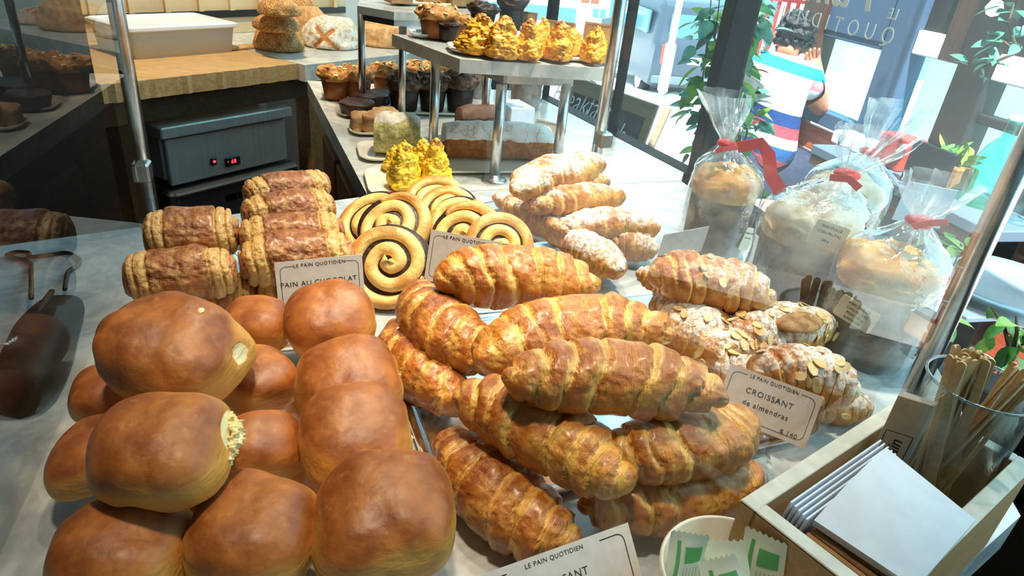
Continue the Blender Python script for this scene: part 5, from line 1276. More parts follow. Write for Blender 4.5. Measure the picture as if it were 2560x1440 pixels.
# ================================================================== panettones in clear bags
PAN = speckle('panettone_paper', lin(124, 92, 58), lin(96, 68, 42), 30, .7, .3)
PANT = speckle('panettone_top', lin(232, 184, 92), lin(196, 132, 60), 26, .6, .8, .004)
PANT2 = speckle('panettone_top_pale', lin(206, 196, 172), lin(176, 150, 112), 26, .6, .8, .004)
BAG = glassy('cellophane', (.97, .985, .99, 1), 2.6, .55, (.86, .95, 1.0, 1), .06, (45, .5, .006))
RIB = plain('red_ribbon', lin(224, 40, 30), .45); LABELM = speckle('label_paper', lin(236, 230, 208), lin(226, 218, 194), 60, .7, .05)
def panettone(cx, by, wpx, H, seed, topm, label, baglab, neck=.0, flare=.06, lean=(0, 0), lump=.20):
    p = at(cx, by); R = size(wpx, p) / 2; hb_ = H * .68
    o = empty('panettone', p); tag(o, label, 'panettone')
    MB().lathe([(R * .86, .002), (R * .88, .004), (R * .90, hb_ * .5), (R * .93, hb_)], 40).build('paper_mould', PAN, o, True)
    nu, nv = 24, 40; V = np.linspace(0, 1, nu); G_ = np.linspace(0, 2 * np.pi, nv, endpoint=False); vv, gg = np.meshgrid(V, G_, indexing='ij')
    rr = R * np.where(vv < .2, .90 + .06 * np.sin(vv / .2 * np.pi / 2), .96 * np.cos((vv - .2) / .8 * np.pi / 2) ** .55); Z = hb_ - .004 + (H - hb_) * np.sin(vv * np.pi / 2)
    P = np.stack([rr * np.cos(gg), rr * np.sin(gg), Z], -1); d = fbm(P.reshape(-1, 3), 38, seed, 3).reshape(nu, nv) * R * lump
    P = P + np.stack([np.cos(gg) * .3, np.sin(gg) * .3, .9 + 0 * gg], -1) * (d * (vv > .05))[..., None]
    MB().grid(P).build('crown', topm, o, True)
    # bag: sleeve, gathered neck, flared top
    hs = [0, .1, .3, .5, .7, .85, .95, 1.02, 1.10, 1.18, 1.22, 1.26, 1.32, 1.42, 1.55]
    rs = [.94, 1.03, 1.06, 1.06, 1.08, 1.06, .98, .80, .50, .26, .17, .20, .36, .56, .72]
    nv = 56; P = np.zeros((len(hs) * 2 - 1, nv, 3))
    for i in range(len(hs) * 2 - 1):
        k = i // 2; f = (i % 2) / 2; kk = min(k + 1, len(hs) - 1); h_ = hs[k] * (1 - f) + hs[kk] * f; r_ = rs[k] * (1 - f) + rs[kk] * f
        h_ = h_ if h_ < 1.22 else 1.22 + (h_ - 1.22) * flare / .06
        for j in range(nv):
            g = 2 * math.pi * j / nv
            pl_ = .0 if h_ < .95 else min(1, (h_ - .95) / .2)
            w_ = 1 + (.035 + .20 * pl_) * noise.noise(Vector((math.cos(g) * (2 + 4 * pl_), math.sin(g) * (2 + 4 * pl_), h_ * 3 + seed))) * 1.4 + .07 * pl_ * math.sin(9 * g + seed)
            P[i, j] = (R * r_ * w_ * math.cos(g) + lean[0] * max(0, h_ - .9) * .2, R * r_ * w_ * math.sin(g) + lean[1] * max(0, h_ - .9) * .2, .001 + h_ * H)
    bag = MB().grid(P, cap=False).build('cellophane_bag', BAG, o, False); bag.data.materials[0] = BAG
    auto_smooth(bag, 25)
    zc = 1.22 * H; cx_ = lean[0] * .32 * .2; cy_ = lean[1] * .32 * .2
    t_ = MB(); t_.tube([(cx_ + R * .2 * math.cos(a), cy_ + R * .2 * math.sin(a), zc) for a in np.linspace(0, 6.2832, 20)], .0045, 8, cap=False); t_.build('ribbon', RIB, o, True)
    return o, p, R, H
def ribbon_tail(o, pts, w_, mat_=RIB):
    mb = MB(); n = len(pts); v = []
    for i, p in enumerate(pts):
        p = Vector(p); d_ = (Vector(pts[min(i + 1, n - 1)]) - Vector(pts[max(i - 1, 0)])).normalized(); s = d_.cross(Vector((0, 1, .2))).normalized() * w_ / 2; nrm = d_.cross(s).normalized() * .0004
        v += [p - s - nrm, p + s - nrm, p + s + nrm, p - s + nrm]
    f = []
    for i in range(n - 1):
        for k in range(4): f.append((i * 4 + k, i * 4 + (k + 1) % 4, i * 4 + 4 + (k + 1) % 4, i * 4 + 4 + k))
    f += [(3, 2, 1, 0), tuple(4 * (n - 1) + k for k in range(4))]
    return mb.add(v, f).build('ribbon_tail', mat_, o, False)
def pan_label(o, x, y, wpx, hpx, R, lines, rot=0.0):
    """paper label on the facing side; (x, y) is its photo position"""
    bpy.context.view_layer.update()
    c0 = o.matrix_world.translation; dirv = xy(CAM - c0).normalized(); side = Vector((dirv.y, -dirv.x, 0)) * -1
    q = onpl(x, y, c0 + dirv * R * 1.09, dirv); 
    w_, h_ = size(wpx, q), size(hpx, q)
    off = (q - c0); lx = off.dot(side)
    n_ = (dirv * math.sqrt(max(.05, 1 - (lx / (R * 1.3)) ** 2)) + side * lx / (R * 1.3)).normalized()
    q = c0 + n_ * R * 1.10; q.z = onpl(x, y, q, n_).z
    q2 = onpl(x, y, q, n_)
    xd = Vector((0, 0, 1)).cross(n_).normalized()
    m_ = frame(q2 - c0, xd, n_) @ Matrix.Rotation(rot, 4, 'Z')
    lb = MB().prism(rr_pts(w_ / 2, h_ / 2, .003, 4), -.0004, .0004).build('label', LABELM, o, mtx=m_)
    for txt, sz, yy in lines: text_mesh('lettering', txt, sz * h_, INK, lb, Matrix.Translation((0, yy * h_, .0006)), ext=.0001)
    return lb
o1, p1_, R1, H1 = panettone(1772, 628, 162, .150, 1, PANT, 'panettone with golden lumpy crown in a clear bag tied with a red ribbon', '', lean=(-.2, .1), flare=.09)
ribbon_tail(o1, [(0, -.01, 1.22 * H1), (.03, -.02, 1.30 * H1), (.045, -.025, 1.20 * H1), (.055, -.03, 1.0 * H1), (.075, -.035, .86 * H1)], .020)
ribbon_tail(o1, [(0, -.012, 1.22 * H1), (-.025, -.02, 1.20 * H1), (-.035, -.02, 1.17 * H1)], .008)
pan_label(o1, 1868, 598, 34, 62, R1, [('PANETTONE', .09, .25), ('peso 500 g', .08, .05)], -.25)
o2, p2_, R2, H2 = panettone(1958, 768, 222, .165, 2, PANT2, 'pale-crowned panettone in a crinkled clear bag between two others', '', lean=(.5, .2), lump=.28)
pan_label(o2, 2070, 590, 85, 70, R2, [('PAN DULCE', .14, .3), ('CON FRUTAS', .14, .08), ('500 g', .12, -.2)], -.2)
ribbon_tail(o2, [(0, -.01, 1.22 * H2), (.02, -.02, 1.24 * H2), (.035, -.025, 1.18 * H2)], .010)
o3, p3_, R3, H3 = panettone(2142, 880, 232, .150, 3, PANT, 'panettone with a cream printed label in a clear bag by the steel pole', '', lean=(.3, .2))
pan_label(o3, 2140, 785, 98, 62, R3, [('PAN DULCE', .17, .30), ('CON FRUTAS', .15, .08), ('PESO 500 g', .15, -.12), ('ELABORADO', .12, -.34)], -.18)
ribbon_tail(o3, [(0, -.01, 1.22 * H3), (.012, -.02, 1.29 * H3), (.024, -.03, 1.33 * H3)], .010)
o4, p4_, R4, H4 = panettone(2060, 640, 180, .150, 4, PANT2, 'panettone in a glossy clear bag behind the pale-crowned one', '', lean=(.4, .3), flare=.09)
# white tent card behind the front bag
o = MB().box((0, 0, .04), (.075, .002, .075)).build('tent_card', WHITEPAPER, None, mtx=frame(at(2255, 640, 0.0) + Vector((0, .0, .06)), (1, -.35, 0), (0, -.2, 1))); tag(o, 'blank white card behind the labelled panettone bag', 'card')
# wrapped bags on the far end of the arm under the shelf
for cx, by, wpx, sd, lab in ((1190, 240, 70, 5, 'dark cake in a clear bag under the middle shelf by the window'), (1310, 270, 80, 6, 'chestnut-brown panettone in a clear bag beyond the shelf posts')):
    panettone(cx, by, wpx, .105, sd, CHOCT, lab, '')
# paper box beside them
pb = at(1285, 300); o = MB().box((0, 0, .022), (.10, .07, .044), None, .002).build('paper_box', WHITEPAPER, None, mtx=frame(pb, ED, (0, 0, 1))); tag(o, 'low white paper box beside the far wrapped panettone', 'box')

# ================================================================== lettering on the shop window
wq_ = lambda x, y, off: onpl(x, y, M0 + WN * off, WN)
Lq, Ln = wq_(2222, 92, .004), wq_(1962, 34, .004)
lt = empty('window_lettering', (0, 0, 0)); tag(lt, 'white shop lettering on the window pane, read from the street', 'lettering')
mid = (Lq + Ln) / 2; lw = (Ln - Lq).length
txt = text_mesh('lettering', 'QUOTIDIEN', .030, WHITEINK, lt, frame(mid, WD, WN), ext=.0003, spacing=1.75, thin=.008)
wid = max(v.co.x for v in txt.data.vertices) - min(v.co.x for v in txt.data.vertices); k = lw * 1.06 / wid
txt.matrix_local = frame(mid, WD, WN) @ Matrix.Diagonal((k, k, 1, 1))
text_mesh('lettering', 'Pain', .11, WHITEINK, lt, frame(wq_(2105, -40, .004), WD, WN), ext=.0003, shear=.3)
text_mesh('lettering', 'LE', .022, WHITEINK, lt, frame(wq_(2232, 36, .004), WD, WN), ext=.0003)

# ================================================================== outdoors: ground, far street
PAVE = speckle('sunlit_pavement', lin(226, 226, 222), lin(206, 206, 202), 3, .9, .1)
def gz(Y): return -.06 - max(0, Y - 3.0) * .088
gm = MB(); gm.add([(-6, 1.2, -.07), (14, -3, -.07), (14, 3, -.07), (-8, 3, -.07), (20, 30, gz(30)), (-14, 30, gz(30))], [(0, 1, 2, 3), (3, 2, 4, 5)])
struct(gm.build('pavement', PAVE))
def gpos(x, y, Y): p = aty(x, y, Y); return Vector((p.x, p.y, gz(p.y)))
# parked vehicles: side profile extruded, with cabin, windows, wheels and lamps
def vehicle(name, loc, heading, prof, roofw, W, paint, label, glassc, lamps, wheels, L):
    o = empty(name, mtx=Matrix.Translation(loc) @ Matrix.Rotation(heading, 4, 'Z')); tag(o, label, 'car')
    n = len(prof); P = np.zeros((6, n, 3))
    for i, (f, ins) in enumerate(((-1, .86), (-1, .96), (-.93, 1.0), (.93, 1.0), (1, .96), (1, .86))):
        for j, (x, z) in enumerate(prof):
            tap = 1 - roofw * max(0, (z - .85)) ; cx, cz = 0, .8
            P[i, j] = (cx + (x - cx) * (ins if abs(f) == 1 else 1), W / 2 * f * tap, cz + (z - cz) * (ins if abs(f) == 1 else 1))
    auto_smooth(MB().grid(P).build('body', paint, o), 35)
    for (x0, z0, x1, z1, nm, mt, sd) in glassc:
        if sd == 'rear': MB().box((L / -2 + x0, 0, (z0 + z1) / 2), (.06, W * x1, z1 - z0), None, .02).build(nm, mt, o)
        else:
            for s in (-1, 1): MB().box(((x0 + x1) / 2, s * (W / 2 * .93), (z0 + z1) / 2), (x1 - x0, .06, z1 - z0), None, .02).build(nm, mt, o)
    for (y, z, mt, w_, h_) in lamps: MB().box((-L / 2 - .0, y, z), (.06, w_, h_), None, .015).build('tail_lamp', mt, o)
    for x in wheels:
        for s in (-1, 1):
            w = MB().lathe([(.02, -.09), (.26, -.09), (.31, -.06), (.31, .06), (.26, .09), (.02, .09)], 24).build('wheel', MATS.get('tyre') or plain('tyre', lin(24, 24, 26), .8), o, True, mtx=Matrix.Translation((x, s * W * .44, .31)) @ Matrix.Rotation(math.pi / 2, 4, 'X'))
            MB().lathe([(.01, 0), (.18, 0), (.17, .02), (.02, .03)], 16).build('hubcap', CHROME, w, True, mtx=Matrix.Translation((0, 0, -.10 if s > 0 else .09)))
    return o
DPAINT = plain('dark_grey_car_paint', lin(62, 72, 86), .3, .2); WPAINT = plain('white_car_paint', lin(236, 240, 242), .3); CGLASS = plain('car_glass', lin(70, 120, 140), .1); LAMP = plain('tail_lamp_red', lin(236, 70, 60), .3); LAMPW = plain('lamp_white', lin(240, 220, 210), .3)
vanp = [(-2.0, .30), (-2.08, .55), (-2.05, .95), (-1.98, 1.05), (-1.72, 1.62), (-1.55, 1.70), (.6, 1.70), (1.2, 1.12), (2.0, .98), (2.1, .6), (2.05, .30)]
vehicle('van', gpos(1640, 205, 14.5), math.radians(100), vanp, .22, 1.75, DPAINT, 'dark grey van seen from behind on the sunlit street',
        [(.14, 1.1, .72, 1.52, 'rear_window', CGLASS, 'rear'), (-1.3, 1.1, .5, 1.5, 'side_window', CGLASS, 's'), (-.02, .36, .98, .50, 'bumper', plain('bumper_grey', lin(90, 104, 112), .4), 'rear')],
        [(.68, .86, LAMP, .16, .34), (-.68, .86, LAMP, .16, .34), (0, .78, LAMPW, .5, .13)], (-1.35, 1.35), 4.1)
carp = [(-2.1, .30), (-2.15, .6), (-2.05, .92), (-1.5, 1.0), (-.9, 1.42), (.5, 1.44), (1.15, 1.0), (2.0, .86), (2.12, .55), (2.05, .30)]
for i, (px, py, Y, hd, lab) in enumerate(((1385, 92, 18.4, 4, 'white parked car beyond the kraft price cards'), (1290, 70, 22.0, 6, 'white parked car seen past the thin window frame'))):
    vehicle('parked_car', gpos(px, py, Y), math.radians(hd), carp, .25, 1.7, WPAINT, lab, [(-.85, 1.02, .4, 1.36, 'side_window', CGLASS, 's'), (.4, 1.02, .7, 1.3, 'rear_window', CGLASS, 'rear')], [(.6, .78, LAMP, .2, .14), (-.6, .78, LAMP, .2, .14)], (-1.35, 1.3), 4.2)
# white pole in front of the van
p = gpos(1658, 215, 11.5); o = empty('street_pole', p); tag(o, 'thin white street pole in front of the van', 'pole')
MB().tube([(0, 0, 0), (0, 0, 4.5)], .055, 12).build('shaft', plain('pole_white', lin(235, 238, 238), .5), o, True); MB().box((0, 0, .5), (.16, .16, .8), None, .03).build('base_box', MATS['pole_white'], o)
# far buildings
FWALL = speckle('far_white_wall', lin(232, 236, 236), lin(212, 220, 222), 1.5, .9, .05); FW2 = speckle('far_grey_wall', lin(186, 204, 210), lin(166, 188, 196), 1.5, .9, .05)
FWIN = plain('far_window_glass', lin(64, 120, 136), .15); FDOOR = plain('far_door_brown', lin(120, 70, 54), .6); BLUE = plain('blue_awning', lin(20, 120, 200), .7); FFR = plain('far_window_frame', lin(228, 232, 232), .6)
YB = 27.0
def far_building(x0, x1, Y, m, label, wins):
    a = aty(x0, 0, Y); b = aty(x1, 0, Y); zb = gz(Y); o = empty('far_building', Vector((a.x, Y, zb))); tag(o, label, 'building')
    MB().box(((b.x - a.x) / 2, 2, 3.5), (b.x - a.x, 4, 7)).build('wall', m, o)
    for (px0, py0, px1, py1, mt) in wins:
        q0 = aty(px0, py0, Y); q1 = aty(px1, py1, Y); cx, cz = (q0.x + q1.x) / 2 - a.x, (q0.z + q1.z) / 2 - zb; w_, h_ = abs(q1.x - q0.x), abs(q0.z - q1.z)
        w = MB().box((cx, -.03, cz), (w_, .10, h_), None, .01).build('window', FFR, o); MB().box((cx, -.09, cz), (w_ * .84, .03, h_ * .84)).build('pane', mt, w)
        if w_ > .35: MB().box((cx, -.115, cz), (w_ * .06, .03, h_ * .84)).build('glazing_bar', FFR, w)
    return o
far_building(1150, 1389.5, YB, FWALL, 'white rendered house beyond the parked cars', [(1215, -20, 1250, 40, FWIN), (1285, -20, 1330, 30, FWIN), (1340, -20, 1372, 45, FWIN)])
far_building(1391, 1574, YB, FW2, 'pale grey house front with small windows across the street', [(1405, -30, 1440, 30, FWIN), (1452, -30, 1500, 14, FDOOR), (1480, 18, 1515, 50, FWIN), (1525, -10, 1560, 50, FWIN)])
fb = far_building(1575, 1760, YB, FWALL, 'white house with brown shuttered window and blue awning', [(1592, -2, 1645, 42, FDOOR), (1700, 32, 1735, 110, FWIN)])
q0 = aty(1665, -20, YB); q1 = aty(1730, 10, YB); MB().box(((q0.x + q1.x) / 2 - fb.location.x, -.5, (q0.z + q1.z) / 2 - fb.location.z), (q1.x - q0.x, 1.0, abs(q0.z - q1.z)), None, .02).build('awning', BLUE, fb)
far_building(1760, 2250, YB + 1, FW2, 'long grey house front behind the ivy', [(1790, -20, 1830, 60, FWIN), (1900, -20, 1940, 60, FWIN)])

# ------------------------------------------------------------------ chalkboard on the pavement
tl_, tr_ = aty(1432, 188, 3.25), aty(1646, 263, 3.05); xd = (tr_ - tl_); bwid = xd.length; xd.normalize()
nrm = xd.cross(Vector((0, 0, 1))).normalized(); nrm = nrm if nrm.dot(CAM - tl_) > 0 else -nrm
dn = (Vector((0, 0, -1)) + nrm * .16).normalized(); bh = (tl_.z + tr_.z) / 2 / abs(dn.z) + .04
cbm = frame((tl_ + tr_) / 2, xd, xd.cross(-dn).normalized()); cbd = empty('chalkboard_sign', mtx=cbm); tag(cbd, 'wooden folding chalkboard lettered breakfast and brunch on the pavement', 'sign')
CHALKB = speckle('chalkboard', lin(58, 62, 66), lin(72, 78, 82), 8, .85, .05); FRW = woodmat('sign_frame_wood', lin(158, 138, 112), lin(136, 116, 92), 8)
zsgn = 1
MB().box((0, -bh / 2, 0), (bwid * .86, bh * .96, .012)).build('board', CHALKB, cbd)
for s in (-1, 1): MB().box((s * bwid * .465, -bh / 2, 0), (bwid * .09, bh, .028), None, .004).build('stile', FRW, cbd)
MB().box((0, -.035, .002), (bwid, .07, .03), None, .004).build('top_rail', FRW, cbd); MB().box((0, -bh * .93, .002), (bwid, .06, .028), None, .004).build('bottom_rail', FRW, cbd)
for s in (-1, 1): MB().box((0, 0, 0), (.035, bh, .02), None, .003).build('rear_leg', FRW, cbd, mtx=Matrix.Translation((s * bwid * .465, -bh / 2, -.14)) @ Matrix.Rotation(-.26, 4, 'X'))
CHALK = plain('white_chalk', lin(226, 230, 232), .9)
q = cbm.inverted() @ onpl(1462, 262, cbm.translation + nrm * .0, cbm.col[2].xyz)
text_mesh('lettering', 'breakfast', .105, CHALK, cbd, Matrix.Translation((q.x - .02, q.y, .0075)) @ Matrix.Diagonal((.8, 1.5, 1, 1)), ext=.0005, shear=.3, thin=.012)
q = cbm.inverted() @ onpl(1500, 318, cbm.translation, cbm.col[2].xyz)
text_mesh('lettering', 'brunch', .105, CHALK, cbd, Matrix.Translation((q.x + .01, q.y, .0075)) @ Matrix.Diagonal((.8, 1.5, 1, 1)), ext=.0005, shear=.3, thin=.012)

# ------------------------------------------------------------------ terrace front across the passage (parallel to the shop window)
OFF = 1.2; FP = M0 + WN * OFF
def fs(x, y, off=OFF):
    p = wq_(x, y, off); return ((p - M0).dot(-WD), p.z)
def fpos(s, z, off=OFF): q = M0 - WD * s + WN * off; return Vector((q.x, q.y, z))
FRB = woodmat('terrace_frame_brown', lin(96, 58, 36), lin(68, 40, 26), 6, 2); FRG = plain('blue_grey_frame_paint', lin(74, 96, 124), .6, spec=.2); FRD = woodmat('dark_terrace_wood', lin(48, 38, 32), lin(32, 25, 22), 6, 2)
TPANE = glassy('terrace_pane', (.72, .98, 1.0, 1), .8)
tf_ = empty('glazed_terrace'); tag(tf_, 'glazed timber terrace front with a bar ledge outside the shop window', 'terrace front')
def fbx(nm, x0, y0, x1, y1, mt, d=.05, off=OFF):
    (s0, z0), (s1, z1) = fs(x0, y0, off), fs(x1, y1, off)
    c_ = fpos((s0 + s1) / 2, (z0 + z1) / 2, off); return MB().box((0, 0, 0), (max(abs(s1 - s0), .01), d, max(abs(z1 - z0), .01)), None, .004).build(nm, mt, tf_, mtx=frame(c_, WD, (0, 0, 1)))
def fbs(nm, s0, s1, z0, z1, mt, d=.05, off=OFF):
    return MB().box((0, 0, 0), (s1 - s0, d, z1 - z0), None, .004).build(nm, mt, tf_, mtx=frame(fpos((s0 + s1) / 2, (z0 + z1) / 2, off), WD, (0, 0, 1)))
lz = (fs(2045, 305)[1] + fs(2450, 482)[1]) / 2          # ledge height
sA_ = fs(2030, 150)[0]; sB_ = fs(2235, 200)[0]; sC_ = fs(2425, 250)[0]; sD_ = fs(2600, 350)[0]; sM = fs(2330, 100)[0]
# posts
fbs('post', sA_ - .10, sA_ + .06, 0, 3.0, FRB, .09); fbs('post', sB_ - .07, sB_ + .07, lz, 3.0, FRG, .08); fbs('post', sC_ - .06, sC_ + .07, 0, 3.0, FRD, .09); fbs('post', sD_ - .0, sD_ + .12, 0, 3.0, FRD, .09)
z1a = fs(2160, 95)[1]; z2a = fs(2360, 150)[1]; z3a = fs(2520, 190)[1]
# heads and lower rails of the three openings
fbs('head_rail', sA_ + .06, sB_ - .07, z1a, z1a + .30, FRG, .06); fbs('sash_rail', sA_ + .06, sB_ - .07, lz + .34, lz + .37, FRG, .05); fbs('lower_rail', sA_ + .06, sB_ - .07, lz, lz + .06, FRG, .06)
fbs('head_rail', sB_ + .07, sC_ - .06, z2a, z2a + .08, plain('white_rail', lin(240, 240, 240), .5), .07); fbs('head_rail', sC_ + .07, sD_, z3a - .02, z3a + .06, MATS['white_rail'], .07); fbs('lower_rail', sC_ + .07, sD_, lz + .20, lz + .23, FRD, .05)
fbs('transom_sheet', sA_ - .1, sB_ - .07, z1a + .30, 3.0, FRG, .03); fbs('transom_sheet', sB_ + .07, sC_ - .06, z2a + .08, 3.0, plain('painted_dark_interior', lin(30, 29, 30), .7), .03); fbs('transom_sheet', sC_ + .07, sD_, z3a + .06, 3.0, MATS['painted_dark_interior'], .03)  # opaque sheets coloured to stand for dark glass and an unlit interior
for s0, s1 in ((sM - .02, sM + .0), ): fbs('glazing_bar', s0 + .16, s1 + .20, z2a + .08, 3.0, FRB, .06)
fbs('cross_bar', sB_ + .25, sC_ - .06, z2a + .16, z2a + .21, FRB, .06)
fbs('stile', sC_ - .16, sC_ - .06, z2a, z2a + .9, FRB, .07)
for s0, s1, z0, z1 in ((sA_ + .06, sB_ - .07, lz + .06, z1a), (sB_ + .07, sC_ - .06, lz, z2a), (sC_ + .07, sD_, lz, z3a)): fbs('pane', s0, s1, z0, z1, TPANE, .008)
# ledge and slatted parapet below it
sLd = fs(2048, 306, OFF - .27)[0]
fbs('bar_ledge', sLd, sD_ + .2, lz - .035, lz, plain('ledge_paint', lin(96, 112, 126), .6, spec=.2), .30, OFF - .12)
fbs('ledge_front', sLd, sD_ + .2, lz - .075, lz - .036, FRB, .03, OFF - .25)
fbs('under_shelf', sB_ - .1, sD_ + .2, lz - .30, lz - .28, plain('ledge_paint_dark', lin(110, 130, 146), .5), .22, OFF - .10)
REDW = woodmat('red_stained_boards', lin(214, 108, 70), lin(184, 84, 54), 7, 0)
zz_ = 0.0; k = 0
while zz_ < lz - .10:
    fbs('board', sA_ - .1, sD_ + .8, zz_ + .004, zz_ + .104, REDW, .03, OFF + .01 + .004 * (k % 2)); zz_ += .112; k += 1
# white wall added behind the openings to make the panes read bright
cw_ = fpos(1.3, 1.3, OFF + 1.5); o = MB().box((0, 0, 0), (7, .1, 3.2)).build('added_white_wall', FWALL, None, mtx=frame(cw_, WD, (0, 0, 1))); tag(o, 'white wall added behind the terrace panes so the openings read bright', 'wall')
# menu board with white strokes, red crate, planter, bottles and jars on the ledge
def fitem(x, y, off=OFF - .12): 
    p = onpl(x, y, Vector((0, 0, lz)), Vector((0, 0, 1))); return p
def led(x, off): s_, z_ = fs(x, 350, off); return fpos(s_, lz, off)
def ls(s_, d=.0): return fpos(s_, lz, OFF - .12 - d)
def ledpx(x, y):
    p = onpl(x, y, Vector((0, 0, lz)), Vector((0, 0, 1))); s_ = (p - M0).dot(-WD); return fpos(s_, lz, OFF - .12)
o = MB().box((0, 0, .055), (.13, .09, .11), None, .004).build('red_crate', plain('red_paint', lin(214, 64, 54), .5), None, mtx=frame(ls(-.581), WD, (0, 0, 1))); tag(o, 'small red box on the outdoor ledge', 'box')
MB().box((-.02, -.047, .05), (.022, .004, .02)).build('latch', CHROME, o)
o = empty('herb_planter', mtx=frame(ls(-.415, -.06), WD, (0, 0, 1))); tag(o, 'wooden planter of green herbs on the outdoor ledge', 'planter'); MB().box((0, 0, .035), (.15, .09, .07), None, .005).build('trough', OAK, o)
LEAFG = speckle('leaf_green', lin(96, 160, 60), lin(60, 124, 50), 30, .45, .2); LEAFT = speckle('leaf_teal', lin(92, 150, 120), lin(50, 110, 92), 30, .4, .2); LEAFY = speckle('leaf_yellow_green', lin(166, 196, 80), lin(120, 166, 60), 30, .45, .2)
def leaf_mesh(name, L, W, mat, fold=.25):
    n = 7; v = []; f = []
    for i in range(n):
        t = i / (n - 1); w = W / 2 * math.sin(math.pi * t ** .75) ** .8 + .0004; z = -.25 * L * t * t
        v += [(L * t, -w, z + fold * w), (L * t, 0, z), (L * t, w, z + fold * w)]
    for i in range(n - 1):
        a = i * 3; f += [(a, a + 3, a + 4, a + 1), (a + 1, a + 4, a + 5, a + 2)]
    me = bpy.data.meshes.new(name); me.from_pydata(v, [], f); me.update(); me.materials.append(mat); me.polygons.foreach_set('use_smooth', [True] * len(me.polygons)); return me
LM = [leaf_mesh('leaf', .055, .032, LEAFG), leaf_mesh('leaf', .05, .03, LEAFT), leaf_mesh('leaf', .06, .03, LEAFY)]
def put_leaf(par, p, d, me, sc_, rnd):
    d = Vector(d).normalized(); up = Vector((rnd.uniform(-.6, .6), rnd.uniform(-.8, .2), 1)); m_ = frame(p, d, up) @ Matrix.Diagonal((sc_, sc_, sc_, 1)); return obj('leaf', me, par, None, m_)
rnd = random.Random(8)
for k in range(26): put_leaf(o, Vector((rnd.uniform(-.06, .06), rnd.uniform(-.035, .035), .07 + rnd.uniform(0, .03))), (rnd.uniform(-1, 1), rnd.uniform(-1, .6), rnd.uniform(.2, 1.4)), LM[rnd.choice((0, 2))], rnd.uniform(.7, 1.2), rnd)
o = empty('chalk_menu', mtx=frame(ls(-.345, .10), WD, (0, 0, 1))); tag(o, 'small black board with white scrawl leaning on the outdoor ledge', 'sign'); MB().box((0, 0, .07), (.17, .012, .14), None, .002).build('board', BLACK, o)
rnd = random.Random(2)
for k in range(12):
    x = -.08 + k * .0125; MB().tube([(x, -.0075, .05 + rnd.uniform(0, .02)), (x + .008, -.0075, .10 + rnd.uniform(-.02, .02)), (x + .012, -.0075, .06)], .0012, 5).build('chalk_stroke', CHALK, o)
GREENB = glassy('green_bottle_glass', (.25, .85, .68, 1), 2.0, .25, (.2, .8, .65, 1)); CLEARB = glassy('clear_jar_glass', (.85, .97, .97, 1), 2.0, .25)
def bottle(p, H, R, mt, label, nm='bottle'):
    o = empty(nm, p); tag(o, label, nm)
    MB().lathe([(R * .2, .002), (R * .95, .0), (R, .006), (R, H * .55), (R * .75, H * .68), (R * .32, H * .80), (R * .30, H * .96), (R * .36, H * .97), (R * .36, H)], 24).build('body', mt, o, True)
    MB().lathe([(R * .34, H * .985), (R * .36, H * 1.0), (R * .36, H * 1.05), (R * .05, H * 1.055)], 16).build('stopper', plain('stopper_%s' % nm, lin(220, 226, 224), .5) if ('stopper_%s' % nm) not in MATS else MATS['stopper_%s' % nm], o, True)
    return o
bottle(ls(-.215), .26, .055, GREENB, 'squat green glass bottle on the outdoor ledge')
bottle(ls(-.08), .18, .04, CLEARB, 'clear jar at the end of the outdoor ledge', 'jar'); bottle(ls(-.93, -.04), .09, .035, CLEARB, 'small clear water glass by the elbow', 'jar')
for i, (s__, w_, h_, lab) in enumerate(((-.84, .08, .05, 'white carton beside the water glass'), (-.735, .07, .05, 'small white carton near the red box'))):
    o = MB().box((0, 0, h_ / 2), (w_, .09, h_), None, .006).build('carton', MATS['white_rail'], None, mtx=frame(ls(s__), WD, (0, 0, 1))); tag(o, lab, 'carton')
o = MB().box((0, 0, .012), (.03, .04, .024), None, .004).build('yellow_packet', plain('yellow', lin(250, 200, 30), .5), None, mtx=frame(ls(-.50, -.08), WD, (0, 0, 1))); tag(o, 'small yellow packet on the outdoor ledge', 'packet')
for i, (px, py, lab) in enumerate(((2345, 470, 'folded grey-blue paper pile on the shelf under the ledge'), (2490, 545, 'white paper pack on the shelf under the ledge'))):
    p = onpl(px, py, Vector((0, 0, lz - .28)), Vector((0, 0, 1))); s_ = (-.55, -.25)[i]; p = fpos(s_, lz - .28, OFF - .10)
    o = empty('paper_pile', mtx=frame(p, WD, (0, 0, 1))); tag(o, lab, 'paper pile')
    for k in range(4): MB().box((rnd.uniform(-.01, .01), 0, .012 + .022 * k), (.20 - .01 * k, .14, .02), None, .003).build('paper', WHITEPAPER, o, mtx=Matrix.Rotation(rnd.uniform(-.15, .15), 4, 'Z'))
# round stool
p = wq_(2510, 722, .62); sz_ = p.z; st_ = empty('bar_stool', Vector((p.x, p.y, 0))); st_.scale = (1, 1, sz_ / .565); tag(st_, 'round metal bar stool with thin bent legs on the terrace', 'stool')
MB().lathe([(.01, .545), (.13, .545), (.155, .555), (.16, .57), (.15, .58), (.135, .572), (.01, .565)], 40).build('seat', plain('grey_metal', lin(176, 180, 186), .35, .6), st_, True)
for k in range(4):
    a = k * math.pi / 2 + .4; MB().tube([(.12 * math.cos(a), .12 * math.sin(a), .55), (.15 * math.cos(a), .15 * math.sin(a), .45), (.19 * math.cos(a), .19 * math.sin(a), 0)], .009, 8).build('leg', plain('stool_leg', lin(60, 50, 52), .4, .6) if 'stool_leg' not in MATS else MATS['stool_leg'], st_, True)
MB().tube([(.165 * math.cos(a), .165 * math.sin(a), .22) for a in np.linspace(0, 6.2832, 28)], .007, 8, cap=False).build('foot_ring', MATS['stool_leg'], st_, True)

